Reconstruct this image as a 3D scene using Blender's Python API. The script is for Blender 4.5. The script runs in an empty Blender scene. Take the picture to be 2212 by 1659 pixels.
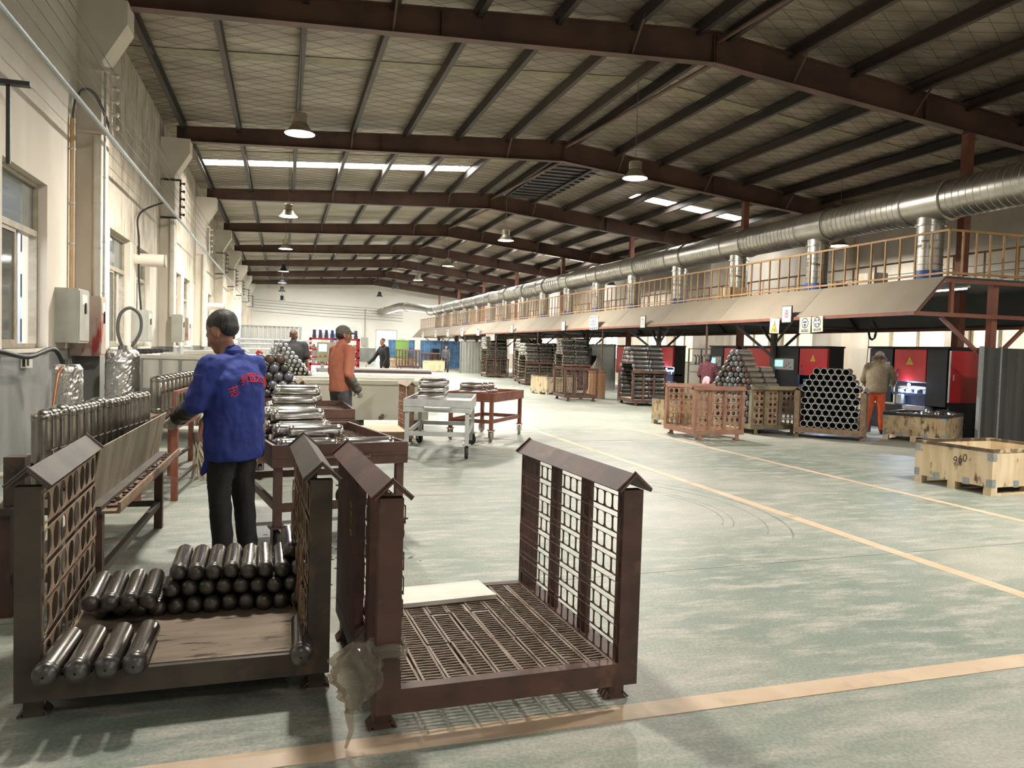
import bpy, bmesh, math, random
from mathutils import Matrix, Vector, noise

random.seed(7)
SC = bpy.context.scene
COL = SC.collection
PI = math.pi

# ------------------------------------------------------------------ camera
cam_d = bpy.data.cameras.new('camera')
cam = bpy.data.objects.new('camera', cam_d)
COL.objects.link(cam)
FPX = 1700.0
cam_d.sensor_fit = 'HORIZONTAL'
cam_d.sensor_width = 36.0
cam_d.lens = FPX / 2212.0 * 36.0
cam_d.clip_start = 0.05
cam_d.clip_end = 400.0
_d = Vector((610.0 - 1106.0, -(742.0 - 829.5), -FPX)).normalized()   # the hall's long axis seen by the camera
_h = Vector((1.0, -0.03, 0.0))
_u = _h.cross(_d).normalized()
if _u.y < 0:
    _u = -_u
_r = _d.cross(_u)
cam.matrix_world = Matrix(((_r.x, _r.y, _r.z, 0.0), (_d.x, _d.y, _d.z, 0.0), (_u.x, _u.y, _u.z, 1.5), (0, 0, 0, 1)))
SC.camera = cam

# ------------------------------------------------------------------ world, exposure
W = bpy.data.worlds.new('overcast_sky')
SC.world = W
W.use_nodes = True
_bg = W.node_tree.nodes['Background']
_bg.inputs[0].default_value = (0.93, 0.96, 1.0, 1)
_bg.inputs[1].default_value = 2.0
VS = SC.view_settings
VS.view_transform = 'Standard'
VS.look = 'None'
VS.exposure = 0.90
VS.gamma = 1.0
VS.use_curve_mapping = False
SC.cycles.use_denoising = True
SC.cycles.use_adaptive_sampling = True
SC.cycles.adaptive_threshold = 0.2
SC.cycles.adaptive_min_samples = 16
SC.cycles.max_bounces = 5
SC.cycles.diffuse_bounces = 3
SC.cycles.glossy_bounces = 2
SC.cycles.transparent_max_bounces = 6
SC.cycles.sample_clamp_indirect = 6.0
SC.cycles.caustics_reflective = False
SC.cycles.caustics_refractive = False
LAMP_W = 340.0          # each hanging lamp
SKYLIGHT = 20.0          # glow of the translucent roof sheets
WINDOW_GLOW = 0.38       # glow of the frosted panes on the right wall

# ------------------------------------------------------------------ hall dimensions (metres)
XL, XR, YB, YF = -3.1, 18.4, -9.0, 76.0
RAFT = [14.0 + 8.65 * k for k in range(-2, 8)]
RIDGE = 8.0
def roof_z(x):
    return 7.27 + 0.067 * (x + 2.7) if x <= RIDGE else 7.987 - 0.115 * (x - RIDGE)
def raf_bot(x):
    return 6.74 + 0.0455 * (x + 2.8) if x <= RIDGE else 7.231 - 0.108 * (x - RIDGE)

# ------------------------------------------------------------------ materials
M = {}
def _nodes(name):
    m = bpy.data.materials.new(name)
    m.use_nodes = True
    nt = m.node_tree
    b = nt.nodes['Principled BSDF']
    M[name] = m
    return m, nt, b
def _noise(nt, scale, stretch=(1, 1, 1), detail=4.0, coord='Object', rough=0.55):
    tc = nt.nodes.new('ShaderNodeTexCoord')
    mp = nt.nodes.new('ShaderNodeMapping')
    mp.inputs['Scale'].default_value = stretch
    n = nt.nodes.new('ShaderNodeTexNoise')
    n.inputs['Scale'].default_value = scale
    n.inputs['Detail'].default_value = detail
    n.inputs['Roughness'].default_value = rough
    nt.links.new(tc.outputs[coord], mp.inputs['Vector'])
    nt.links.new(mp.outputs[0], n.inputs['Vector'])
    return n
def _ramp(nt, src, stops):
    r = nt.nodes.new('ShaderNodeValToRGB')
    el = r.color_ramp.elements
    el[0].position, el[0].color = stops[0][0], (*stops[0][1], 1)
    el[1].position, el[1].color = stops[-1][0], (*stops[-1][1], 1)
    for p, c in stops[1:-1]:
        e = el.new(p)
        e.color = (*c, 1)
    nt.links.new(src, r.inputs[0])
    return r
def _mix(nt, fac, a, b, mode='MIX'):
    x = nt.nodes.new('ShaderNodeMix')
    x.data_type = 'RGBA'
    x.blend_type = mode
    for sock, v in ((x.inputs[0], fac), (x.inputs[6], a), (x.inputs[7], b)):
        if isinstance(v, (int, float)):
            sock.default_value = v
        elif isinstance(v, tuple):
            sock.default_value = (*v, 1)
        else:
            nt.links.new(v, sock)
    return x.outputs[2]
def _bump(nt, b, src, strength, dist=0.01):
    n = nt.nodes.new('ShaderNodeBump')
    n.inputs['Strength'].default_value = strength
    n.inputs['Distance'].default_value = dist
    nt.links.new(src, n.inputs['Height'])
    nt.links.new(n.outputs[0], b.inputs['Normal'])
def mat(name, c1, c2=None, rough=0.5, metal=0.0, scale=4.0, stretch=(1, 1, 1), lo=0.4, hi=0.62, bump=0.0, bscale=30.0,
        c3=None, s3=2.0, lo3=0.62, hi3=0.7, st3=(1, 1, 1), spec=None, coord='Object', rvar=0.0):
    m, nt, b = _nodes(name)
    b.inputs['Roughness'].default_value = rough
    b.inputs['Metallic'].default_value = metal
    if spec is not None:
        b.inputs['Specular IOR Level'].default_value = spec
    if c2 is None:
        b.inputs['Base Color'].default_value = (*c1, 1)
    else:
        n = _noise(nt, scale, stretch, coord=coord)
        col = _ramp(nt, n.outputs[0], [(lo, c1), (hi, c2)]).outputs[0]
        if c3 is not None:
            n3 = _noise(nt, s3, st3, coord=coord)
            f3 = _ramp(nt, n3.outputs[0], [(lo3, (0, 0, 0)), (hi3, (1, 1, 1))]).outputs[0]
            col = _mix(nt, f3, col, c3)
        nt.links.new(col, b.inputs['Base Color'])
        if rvar:
            mr = nt.nodes.new('ShaderNodeMapRange')
            mr.inputs[3].default_value = max(0.05, rough - rvar)
            mr.inputs[4].default_value = rough + rvar
            nt.links.new(n.outputs[0], mr.inputs[0])
            nt.links.new(mr.outputs[0], b.inputs['Roughness'])
    if bump:
        nb = _noise(nt, bscale, stretch, coord=coord)
        _bump(nt, b, nb.outputs[0], bump)
    return m
def emit(name, c, s):
    m, nt, b = _nodes(name)
    b.inputs['Base Color'].default_value = (*c, 1)
    b.inputs['Emission Color'].default_value = (*c, 1)
    b.inputs['Emission Strength'].default_value = s
    return m
def glassy(name, tint=(0.9, 0.93, 0.92), amount=0.75, rough=0.05):
    m, nt, b = _nodes(name)
    b.inputs['Base Color'].default_value = (0.20, 0.20, 0.17, 1) if amount < 0.5 else (0.34, 0.32, 0.28, 1)
    b.inputs['Roughness'].default_value = rough
    tr = nt.nodes.new('ShaderNodeBsdfTransparent')
    tr.inputs[0].default_value = (*tint, 1)
    mx = nt.nodes.new('ShaderNodeMixShader')
    mx.inputs[0].default_value = amount
    nt.links.new(b.outputs[0], mx.inputs[1])
    nt.links.new(tr.outputs[0], mx.inputs[2])
    nt.links.new(mx.outputs[0], nt.nodes['Material Output'].inputs[0])
    return m

# floor: worn green epoxy over grey concrete
m, nt, b = _nodes('floor_paint')
n1 = _noise(nt, 0.35, detail=6, rough=0.65)
n2 = _noise(nt, 2.2, (1, 3.2, 1), detail=8, rough=0.7)
n3 = _noise(nt, 60, detail=2)
n4 = _noise(nt, 0.9, (0.35, 2.2, 1), detail=7, rough=0.7)
col = _ramp(nt, n1.outputs[0], [(0.36, (0.18, 0.222, 0.182)), (0.5, (0.262, 0.292, 0.24)), (0.64, (0.39, 0.38, 0.318))]).outputs[0]
f2 = _ramp(nt, n2.outputs[0], [(0.47, (0, 0, 0)), (0.64, (1, 1, 1))]).outputs[0]
col = _mix(nt, f2, col, (0.42, 0.405, 0.345))
f4 = _ramp(nt, n4.outputs[0], [(0.58, (0, 0, 0)), (0.74, (0.6, 0.6, 0.6))]).outputs[0]
col = _mix(nt, f4, col, (0.115, 0.125, 0.112))
f3 = _ramp(nt, n3.outputs[0], [(0.35, (0.82, 0.82, 0.82)), (0.65, (1.1, 1.1, 1.1))]).outputs[0]
col = _mix(nt, 1.0, col, f3, 'MULTIPLY')
nt.links.new(col, b.inputs['Base Color'])
mr = nt.nodes.new('ShaderNodeMapRange')
mr.inputs[3].default_value = 0.36
mr.inputs[4].default_value = 0.68
nt.links.new(n2.outputs[0], mr.inputs[0])
nt.links.new(mr.outputs[0], b.inputs['Roughness'])
_bump(nt, b, n3.outputs[0], 0.06, 0.004)

# roof insulation: crinkled silver foil
m, nt, b = _nodes('foil_insulation')
n1 = _noise(nt, 0.8, (0.5, 1.6, 1), detail=5)
n2 = _noise(nt, 3.0, (0.35, 2.6, 1), detail=7, rough=0.6)
col = _ramp(nt, n1.outputs[0], [(0.35, (0.235, 0.192, 0.148)), (0.65, (0.40, 0.34, 0.272))]).outputs[0]
nt.links.new(col, b.inputs['Base Color'])
b.inputs['Metallic'].default_value = 0.72
b.inputs['Roughness'].default_value = 0.42
_bump(nt, b, n2.outputs[0], 0.9, 0.16)

mat('wall_cream', (0.70, 0.63, 0.53), (0.78, 0.72, 0.625), rough=0.85, scale=1.1, stretch=(1, 1, 0.35), c3=(0.50, 0.43, 0.335), s3=0.75, lo3=0.57, hi3=0.72, st3=(1, 1, 0.3), bump=0.05, bscale=60)
mat('wall_stained', (0.47, 0.41, 0.32), (0.65, 0.585, 0.485), rough=0.85, scale=2.4, stretch=(1, 0.5, 0.5), c3=(0.33, 0.265, 0.18), s3=3.2, lo3=0.52, hi3=0.66, st3=(1, 1.4, 0.35), bump=0.1, bscale=30)
mat('wall_white', (0.84, 0.80, 0.72), (0.88, 0.85, 0.78), rough=0.85, scale=0.4)
mat('dado_grey', (0.225, 0.225, 0.215), (0.29, 0.29, 0.275), rough=0.6, scale=1.4, stretch=(1, 1, 0.4))
mat('rafter_steel', (0.078, 0.043, 0.032), (0.125, 0.066, 0.046), rough=0.6, scale=1.2, c3=(0.13, 0.06, 0.035), s3=5.0, lo3=0.6, hi3=0.8)
mat('purlin_steel', (0.022, 0.017, 0.015), (0.045, 0.031, 0.025), rough=0.6, scale=0.8, stretch=(1, 0.2, 1))
mat('wire', (0.06, 0.055, 0.05), rough=0.5, metal=0.5)
mat('cable_black', (0.018, 0.017, 0.016), rough=0.5)
mat('cable_grey', (0.16, 0.155, 0.14), rough=0.5)
mat('frame_alu', (0.34, 0.29, 0.21), (0.44, 0.385, 0.29), rough=0.5, scale=6)
mat('rust_brown', (0.068, 0.034, 0.025), (0.115, 0.052, 0.036), rough=0.55, scale=5, c3=(0.17, 0.085, 0.05), s3=9, lo3=0.6, hi3=0.74, bump=0.06, bscale=70)
mat('rust_dark', (0.058, 0.047, 0.036), (0.088, 0.066, 0.047), rough=0.6, scale=5, c3=(0.145, 0.085, 0.048), s3=8, lo3=0.6, hi3=0.74, bump=0.06, bscale=70)
mat('rust_tan', (0.20, 0.125, 0.075), (0.27, 0.18, 0.115), rough=0.65, scale=9, c3=(0.11, 0.065, 0.04), s3=7, lo3=0.6, hi3=0.75)
mat('rust_red', (0.20, 0.065, 0.04), (0.27, 0.105, 0.066), rough=0.6, scale=6, c3=(0.11, 0.05, 0.035), s3=6, lo3=0.6, hi3=0.75)
mat('strip_tan', (0.44, 0.265, 0.17), (0.53, 0.34, 0.225), rough=0.65, scale=7)
mat('rust_pink', (0.33, 0.165, 0.11), (0.41, 0.225, 0.15), rough=0.65, scale=6)
mat('grate_steel', (0.185, 0.135, 0.10), (0.275, 0.21, 0.158), rough=0.55, scale=14, metal=0.35)
mat('olive_steel', (0.19, 0.165, 0.10), (0.26, 0.22, 0.14), rough=0.6, scale=6)
mat('alu_paint', (0.52, 0.53, 0.515), (0.62, 0.63, 0.61), rough=0.42, metal=0.35, scale=5)
mat('steel_bright', (0.52, 0.50, 0.47), (0.64, 0.62, 0.58), rough=0.21, metal=0.95, scale=3, stretch=(6, 0.5, 6), lo=0.35, hi=0.65, rvar=0.03)
mat('steel_tube', (0.215, 0.195, 0.168), (0.37, 0.345, 0.305), rough=0.27, metal=0.95, scale=3, stretch=(8, 0.4, 8), lo=0.35, hi=0.65, rvar=0.03)
mat('steel_dark', (0.105, 0.10, 0.093), (0.19, 0.18, 0.165), rough=0.36, metal=0.85, scale=6)
mat('steel_olive', (0.37, 0.34, 0.285), (0.50, 0.465, 0.395), rough=0.38, metal=0.7, scale=3, stretch=(6, 0.5, 6))
mat('steel_blue', (0.17, 0.185, 0.215), (0.29, 0.295, 0.31), rough=0.36, metal=0.7, scale=9)
mat('steel_oxide', (0.12, 0.085, 0.075), (0.20, 0.13, 0.105), rough=0.42, metal=0.6, scale=9)
mat('hole_black', (0.006, 0.006, 0.006), rough=0.9)
mat('duct_zinc', (0.38, 0.36, 0.32), (0.48, 0.46, 0.41), rough=0.32, metal=0.9, scale=1.5, stretch=(1, 1, 1))
mat('foil_wrap', (0.74, 0.72, 0.68), (0.86, 0.84, 0.79), rough=0.24, metal=0.95, scale=6, bump=0.85, bscale=16)
mat('canopy_tan', (0.245, 0.205, 0.152), (0.29, 0.245, 0.183), rough=0.7, scale=0.6)
mat('canopy_dark', (0.03, 0.033, 0.037), (0.045, 0.047, 0.05), rough=0.5, scale=1)
mat('rail_ochre', (0.33, 0.185, 0.075), (0.42, 0.25, 0.115), rough=0.6, scale=4)
mat('post_red', (0.22, 0.075, 0.048), (0.28, 0.105, 0.068), rough=0.6, scale=2)
mat('plywood', (0.20, 0.152, 0.108), (0.30, 0.235, 0.168), rough=0.8, scale=2.2, stretch=(0.7, 5, 1), c3=(0.055, 0.038, 0.026), s3=5.5, lo3=0.58, hi3=0.66, st3=(1, 3.6, 1), bump=0.5, bscale=12)
mat('plywood_light', (0.58, 0.48, 0.33), (0.70, 0.60, 0.43), rough=0.8, scale=3, stretch=(0.6, 6, 1), c3=(0.40, 0.29, 0.17), s3=3, lo3=0.55, hi3=0.7, st3=(0.6, 6, 1))
mat('board_white', (0.80, 0.74, 0.62), (0.87, 0.82, 0.71), rough=0.7, scale=4, stretch=(1, 6, 1))
mat('box_wood', (0.55, 0.42, 0.255), (0.67, 0.54, 0.36), rough=0.75, scale=3.4, stretch=(3, 3, 0.5), c3=(0.105, 0.062, 0.035), s3=8.0, lo3=0.60, hi3=0.70, st3=(1, 1, 0.55))
mat('box_wood_oily', (0.42, 0.30, 0.165), (0.54, 0.41, 0.245), rough=0.7, scale=4.5, c3=(0.10, 0.055, 0.028), s3=11.0, lo3=0.52, hi3=0.66, st3=(1, 1, 0.5))
mat('box_rim', (0.06, 0.038, 0.024), (0.15, 0.10, 0.062), rough=0.7, scale=7, c3=(0.5, 0.38, 0.23), s3=5, lo3=0.57, hi3=0.64)
mat('galvanised', (0.27, 0.30, 0.31), (0.37, 0.40, 0.41), rough=0.5, metal=0.5, scale=40)
mat('machine_red', (0.53, 0.016, 0.026), (0.60, 0.022, 0.034), rough=0.32, scale=1)
mat('machine_black', (0.007, 0.009, 0.014), (0.012, 0.014, 0.02), rough=0.42, spec=0.35, scale=2)
mat('machine_grey', (0.34, 0.35, 0.35), (0.40, 0.41, 0.41), rough=0.4, scale=8, metal=0.3)
mat('machine_blue', (0.03, 0.05, 0.14), (0.05, 0.075, 0.19), rough=0.35, scale=8)
mat('corrugated_grey', (0.38, 0.385, 0.365), (0.45, 0.45, 0.425), rough=0.5, scale=1, metal=0.2)
mat('corrugated_dark', (0.052, 0.054, 0.05), (0.075, 0.075, 0.066), rough=0.55, scale=2, stretch=(1, 1, 0.2))
mat('sheet_pale', (0.58, 0.58, 0.54), (0.66, 0.66, 0.62), rough=0.5, scale=1)
mat('corrugated_blue', (0.06, 0.17, 0.38), (0.16, 0.32, 0.55), rough=0.5, scale=1.6)
mat('box_grey', (0.40, 0.395, 0.34), (0.455, 0.45, 0.39), rough=0.5, scale=3)
mat('box_stained', (0.46, 0.34, 0.28), (0.52, 0.42, 0.35), rough=0.6, scale=3, c3=(0.34, 0.045, 0.03), s3=4.5, lo3=0.54, hi3=0.66, st3=(1, 1, 0.35))
mat('pvc', (0.62, 0.59, 0.50), (0.70, 0.67, 0.58), rough=0.4, scale=3)
mat('pvc_rust', (0.56, 0.36, 0.17), (0.66, 0.50, 0.31), rough=0.55, scale=3, stretch=(1, 1, 0.4))
mat('porcelain', (0.72, 0.66, 0.56), rough=0.25)
mat('tank_white', (0.56, 0.55, 0.465), (0.64, 0.63, 0.54), rough=0.5, scale=1.6, c3=(0.13, 0.10, 0.075), s3=2.1, lo3=0.66, hi3=0.70)
mat('trough_steel', (0.28, 0.235, 0.16), (0.40, 0.35, 0.26), rough=0.45, metal=0.55, scale=3, stretch=(1.5, 1.5, 0.5), c3=(0.20, 0.085, 0.03), s3=4, lo3=0.56, hi3=0.7, st3=(2, 2, 0.6))
mat('tyre', (0.022, 0.021, 0.02), (0.045, 0.042, 0.038), rough=0.7, scale=20)
mat('tyre_dusty', (0.30, 0.26, 0.205), (0.42, 0.37, 0.30), rough=0.8, scale=18)
mat('drum_fibre', (0.33, 0.165, 0.07), (0.40, 0.215, 0.10), rough=0.7, scale=2)
mat('line_paint', (0.55, 0.405, 0.27), (0.63, 0.485, 0.345), rough=0.5, scale=3, c3=(0.34, 0.285, 0.19), s3=2.6, lo3=0.57, hi3=0.72, bump=0.03, bscale=80)
mat('stain_oil', (0.035, 0.036, 0.03), (0.06, 0.06, 0.05), rough=0.22, scale=6)
mat('joint_dark', (0.12, 0.125, 0.105), rough=0.8)
mat('tyre_black', (0.19, 0.195, 0.175), (0.30, 0.305, 0.27), rough=0.6, scale=3)
mat('skin', (0.36, 0.185, 0.115), (0.43, 0.235, 0.155), rough=0.5, scale=14)
mat('skin_tan', (0.27, 0.125, 0.075), (0.34, 0.17, 0.105), rough=0.45, scale=14)
mat('hair_black', (0.012, 0.011, 0.011), (0.035, 0.032, 0.031), rough=0.55, scale=60, stretch=(1, 1, 0.15), bump=0.5, bscale=90)
mat('hair_shaved', (0.085, 0.05, 0.034), (0.13, 0.075, 0.05), rough=0.6, scale=60)
mat('jacket_blue', (0.010, 0.022, 0.165), (0.016, 0.036, 0.235), rough=0.75, scale=5, bump=0.25, bscale=240)
mat('trouser_black', (0.008, 0.008, 0.009), (0.016, 0.015, 0.016), rough=0.85, scale=4)
mat('shirt_orange', (0.44, 0.145, 0.088), (0.52, 0.185, 0.115), rough=0.85, scale=5)
mat('shirt_black', (0.009, 0.0085, 0.010), (0.017, 0.016, 0.018), rough=0.8, scale=4)
mat('shirt_olive', (0.195, 0.15, 0.095), (0.265, 0.21, 0.14), rough=0.85, scale=5)
mat('shirt_maroon', (0.085, 0.014, 0.022), (0.22, 0.10, 0.11), rough=0.85, scale=45, lo=0.5, hi=0.72)
mat('trouser_red', (0.50, 0.075, 0.022), (0.58, 0.10, 0.035), rough=0.8, scale=4)
mat('trouser_grey', (0.05, 0.052, 0.058), (0.09, 0.09, 0.095), rough=0.85, scale=6)
mat('apron_pink', (0.62, 0.34, 0.40), (0.70, 0.46, 0.50), rough=0.8, scale=10)
mat('sleeve_black', (0.004, 0.004, 0.004), (0.011, 0.011, 0.010), rough=0.45, scale=12)
mat('sleeve_grey', (0.075, 0.07, 0.06), (0.16, 0.15, 0.13), rough=0.45, scale=8)
mat('glove', (0.40, 0.355, 0.28), (0.55, 0.50, 0.41), rough=0.85, scale=25)
mat('glove_dark', (0.06, 0.06, 0.055), (0.10, 0.10, 0.09), rough=0.85, scale=25)
mat('cap_grey', (0.115, 0.10, 0.082), (0.15, 0.132, 0.11), rough=0.85, scale=30)
mat('hat_cloth', (0.50, 0.42, 0.38), (0.66, 0.59, 0.54), rough=0.85, scale=22)
mat('shoe', (0.012, 0.011, 0.010), rough=0.6)
mat('print_red', (0.62, 0.02, 0.035), rough=0.7)
mat('chalk_yellow', (0.46, 0.37, 0.10), rough=0.9)
mat('ink_dark', (0.05, 0.035, 0.025), rough=0.8)
mat('sign_white', (0.78, 0.76, 0.70), rough=0.5)
mat('sign_black', (0.02, 0.02, 0.022), rough=0.5)
mat('sign_red', (0.42, 0.03, 0.03), rough=0.5)
mat('sign_navy', (0.035, 0.05, 0.09), rough=0.5)
mat('sign_yellow', (0.70, 0.46, 0.04), rough=0.5)
mat('paper_cream', (0.72, 0.64, 0.48), rough=0.7)
mat('insulator_dark', (0.05, 0.04, 0.035), rough=0.4)
mat('lamp_alu', (0.42, 0.36, 0.27), (0.50, 0.44, 0.34), rough=0.4, metal=0.5, scale=8)
mat('lamp_black', (0.02, 0.02, 0.022), rough=0.5)
mat('outside_wall', (0.55, 0.60, 0.68), (0.60, 0.65, 0.72), rough=0.8, scale=1)
mat('outside_dark', (0.03, 0.035, 0.045), rough=0.4)
mat('green_plastic', (0.25, 0.42, 0.12), rough=0.5)
mat('brush', (0.36, 0.31, 0.22), (0.46, 0.41, 0.31), rough=0.9, scale=30)
mat('copper', (0.42, 0.19, 0.09), rough=0.35, metal=0.8)
mat('carton', (0.40, 0.27, 0.155), (0.46, 0.32, 0.19), rough=0.8, scale=3)
mat('blue_band', (0.035, 0.10, 0.32), rough=0.5)
glassy('window_glass', amount=0.34)
glassy('plastic_film', (0.86, 0.80, 0.72), 0.72, 0.12)
emit('lamp_glow', (1.0, 0.97, 0.90), 9.0)
emit('tube_glow', (0.95, 0.98, 1.0), 6.0)
emit('skylight_sheet', (1.0, 0.985, 0.94), SKYLIGHT)
emit('frosted_pane', (1.0, 0.88, 0.66), WINDOW_GLOW)
emit('frosted_bright', (1.0, 0.96, 0.90), 5.0)
emit('arc_glow', (0.65, 0.78, 1.0), 120.0)
emit('screen_glow', (0.30, 0.55, 0.52), 0.8)

# ------------------------------------------------------------------ mesh helpers
def link(name, me, m, parent=None, smooth=False, loc=(0, 0, 0), rot=(0, 0, 0), sharp=35):
    if m is not None and not me.materials:
        me.materials.append(M[m])
    if smooth:
        me.polygons.foreach_set('use_smooth', [True] * len(me.polygons))
        me.set_sharp_from_angle(angle=math.radians(sharp))
    o = bpy.data.objects.new(name, me)
    COL.objects.link(o)
    o.location = loc
    o.rotation_euler = rot
    if parent is not None:
        o.parent = parent
    return o
def put(name, me, parent=None, loc=(0, 0, 0), rot=(0, 0, 0), scale=None):       # an object on shared mesh data
    o = bpy.data.objects.new(name, me)
    COL.objects.link(o)
    o.location = loc
    o.rotation_euler = rot
    if scale is not None:
        o.scale = scale
    if parent is not None:
        o.parent = parent
    return o
def tag(o, label=None, cat=None, group=None, kind=None):
    if label: o['label'] = label
    if cat: o['category'] = cat
    if group: o['group'] = group
    if kind: o['kind'] = kind
    return o
def thing(name, label, cat, loc=(0, 0, 0), rz=0.0, group=None):
    o = bpy.data.objects.new(name, None)
    o.empty_display_size = 0.1
    COL.objects.link(o)
    o.location = loc
    o.rotation_euler = (0, 0, rz)
    return tag(o, label, cat, group)
class B:
    def __init__(s):
        s.v, s.f = [], []
    def add(s, vs, fs):
        k = len(s.v)
        s.v += [tuple(p) for p in vs]
        s.f += [tuple(i + k for i in f) for f in fs]
        return s
    def box(s, c, d, rz=0.0, mx=None):
        hx, hy, hz = d[0] / 2, d[1] / 2, d[2] / 2
        vs = [Vector((x, y, z)) for z in (-hz, hz) for y in (-hy, hy) for x in (-hx, hx)]
        if mx is not None:
            vs = [mx @ v for v in vs]
        elif rz:
            r = Matrix.Rotation(rz, 3, 'Z')
            vs = [r @ v for v in vs]
        c = Vector(c)
        return s.add([v + c for v in vs], [(0, 2, 3, 1), (4, 5, 7, 6), (0, 1, 5, 4), (2, 6, 7, 3), (0, 4, 6, 2), (1, 3, 7, 5)])
    def b2(s, p, q):
        p, q = Vector(p), Vector(q)
        return s.box((p + q) / 2, [abs(a) for a in (q - p)])
    def bar(s, p, q, w, h, up=(0, 0, 1)):
        p, q = Vector(p), Vector(q)
        y = q - p
        L = y.length
        y.normalize()
        up = Vector(up)
        if abs(y.dot(up)) > 0.98:
            up = Vector((0, 1, 0)) if abs(y.y) < 0.9 else Vector((1, 0, 0))
        x = y.cross(up).normalized()
        z = x.cross(y)
        mx = Matrix((x, y, z)).transposed()
        return s.box((p + q) / 2, (w, L, h), mx=mx)
    def tube(s, pts, r, n=8, caps=True):
        pts = [Vector(p) for p in pts]
        rs = r if isinstance(r, (list, tuple)) else [r] * len(pts)
        k0 = len(s.v)
        px = None
        for i, p in enumerate(pts):
            t = (pts[min(i + 1, len(pts) - 1)] - pts[max(i - 1, 0)]).normalized()
            if px is None:
                a = Vector((0, 0, 1)) if abs(t.z) < 0.9 else Vector((1, 0, 0))
                px = t.cross(a).normalized()
            else:
                px = (px - t * px.dot(t)).normalized()
            py = t.cross(px)
            for j in range(n):
                a = 2 * PI * j / n
                s.v.append(tuple(p + (px * math.cos(a) + py * math.sin(a)) * rs[i]))
        for i in range(len(pts) - 1):
            for j in range(n):
                a, b_ = k0 + i * n + j, k0 + i * n + (j + 1) % n
                s.f.append((a, b_, b_ + n, a + n))
        if caps:
            s.f.append(tuple(k0 + j for j in reversed(range(n))))
            s.f.append(tuple(k0 + (len(pts) - 1) * n + j for j in range(n)))
        return s
    def lathe(s, prof, n=20, mx=None, off=(0, 0, 0)):                # (radius, z) profile about z
        k0 = len(s.v)
        off = Vector(off)
        for r, z in prof:
            for j in range(n):
                a = 2 * PI * j / n
                v = Vector((r * math.cos(a), r * math.sin(a), z))
                if mx is not None:
                    v = mx @ v
                s.v.append(tuple(v + off))
        for i in range(len(prof) - 1):
            for j in range(n):
                a, b_ = k0 + i * n + j, k0 + i * n + (j + 1) % n
                s.f.append((a, b_, b_ + n, a + n))
        if prof[0][0] > 1e-6:
            s.f.append(tuple(k0 + j for j in reversed(range(n))))
        if prof[-1][0] > 1e-6:
            s.f.append(tuple(k0 + (len(prof) - 1) * n + j for j in range(n)))
        return s
    def prism(s, poly, axis, a, b_):                                  # polygon in the two other axes, extruded on axis
        n = len(poly)
        def P(u, w, t):
            return {'x': (t, u, w), 'y': (u, t, w), 'z': (u, w, t)}[axis]
        vs = [P(u, w, a) for u, w in poly] + [P(u, w, b_) for u, w in poly]
        fs = [tuple(range(n)), tuple(reversed(range(n, 2 * n)))]
        fs += [(i, i + n, (i + 1) % n + n, (i + 1) % n) for i in range(n)]
        return s.add(vs, fs)
    def cells(s, u0, u1, v0, v1, holes, axis, t, th):
        """a thin plate u0..u1 x v0..v1 at coordinate t on axis with one rounded hole per cell"""
        n = len(holes)
        for i, (hu, hv, ru, rv, p) in enumerate(holes):
            a, b_ = u0 + (u1 - u0) * i / n, u0 + (u1 - u0) * (i + 1) / n
            K = 20
            inner, outer = [], []
            for k in range(K):
                an = 2 * PI * (k + 0.5) / K
                cx, cy = math.cos(an), math.sin(an)
                sx = math.copysign(abs(cx) ** p, cx)
                sy = math.copysign(abs(cy) ** p, cy)
                mid = (a + b_) / 2 + hu
                inner.append((mid + sx * ru, (v0 + v1) / 2 + hv + sy * rv))
                mxx = max(abs(cx), abs(cy))
                outer.append(((a + b_) / 2 + cx / mxx * (b_ - a) / 2, (v0 + v1) / 2 + cy / mxx * (v1 - v0) / 2))
            def P(q, tt):
                u, w = q
                return {'x': (tt, u, w), 'y': (u, tt, w), 'z': (u, w, tt)}[axis]
            vs = [P(q, t - th / 2) for q in outer] + [P(q, t - th / 2) for q in inner] + [P(q, t + th / 2) for q in outer] + [P(q, t + th / 2) for q in inner]
            fs = []
            for k in range(K):
                k2 = (k + 1) % K
                fs += [(k, k2, K + k2, K + k), (2 * K + k, 3 * K + k, 3 * K + k2, 2 * K + k2), (K + k, K + k2, 3 * K + k2, 3 * K + k), (k, 2 * K + k, 2 * K + k2, k2)]
            s.add(vs, fs)
        return s
    def mesh(s, name, m=None, smooth=False, sharp=35, fix=True):
        me = bpy.data.meshes.new(name)
        me.from_pydata(s.v, [], s.f)
        if fix:
            bm = bmesh.new()
            bm.from_mesh(me)
            bmesh.ops.recalc_face_normals(bm, faces=bm.faces)
            bm.to_mesh(me)
            bm.free()
        if m:
            me.materials.append(M[m])
        if smooth:
            me.polygons.foreach_set('use_smooth', [True] * len(me.polygons))
            me.set_sharp_from_angle(angle=math.radians(sharp))
        me.update()
        return me
    def build(s, name, m, parent=None, smooth=False, loc=(0, 0, 0), rot=(0, 0, 0), sharp=35):
        return put(name, s.mesh(name, m, smooth, sharp), parent, loc, rot)
ORD = ['first', 'second', 'third', 'fourth', 'fifth', 'sixth', 'seventh', 'eighth', 'ninth', 'tenth', 'eleventh', 'twelfth', 'thirteenth', 'fourteenth', 'fifteenth', 'sixteenth', 'seventeenth', 'eighteenth']
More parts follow.
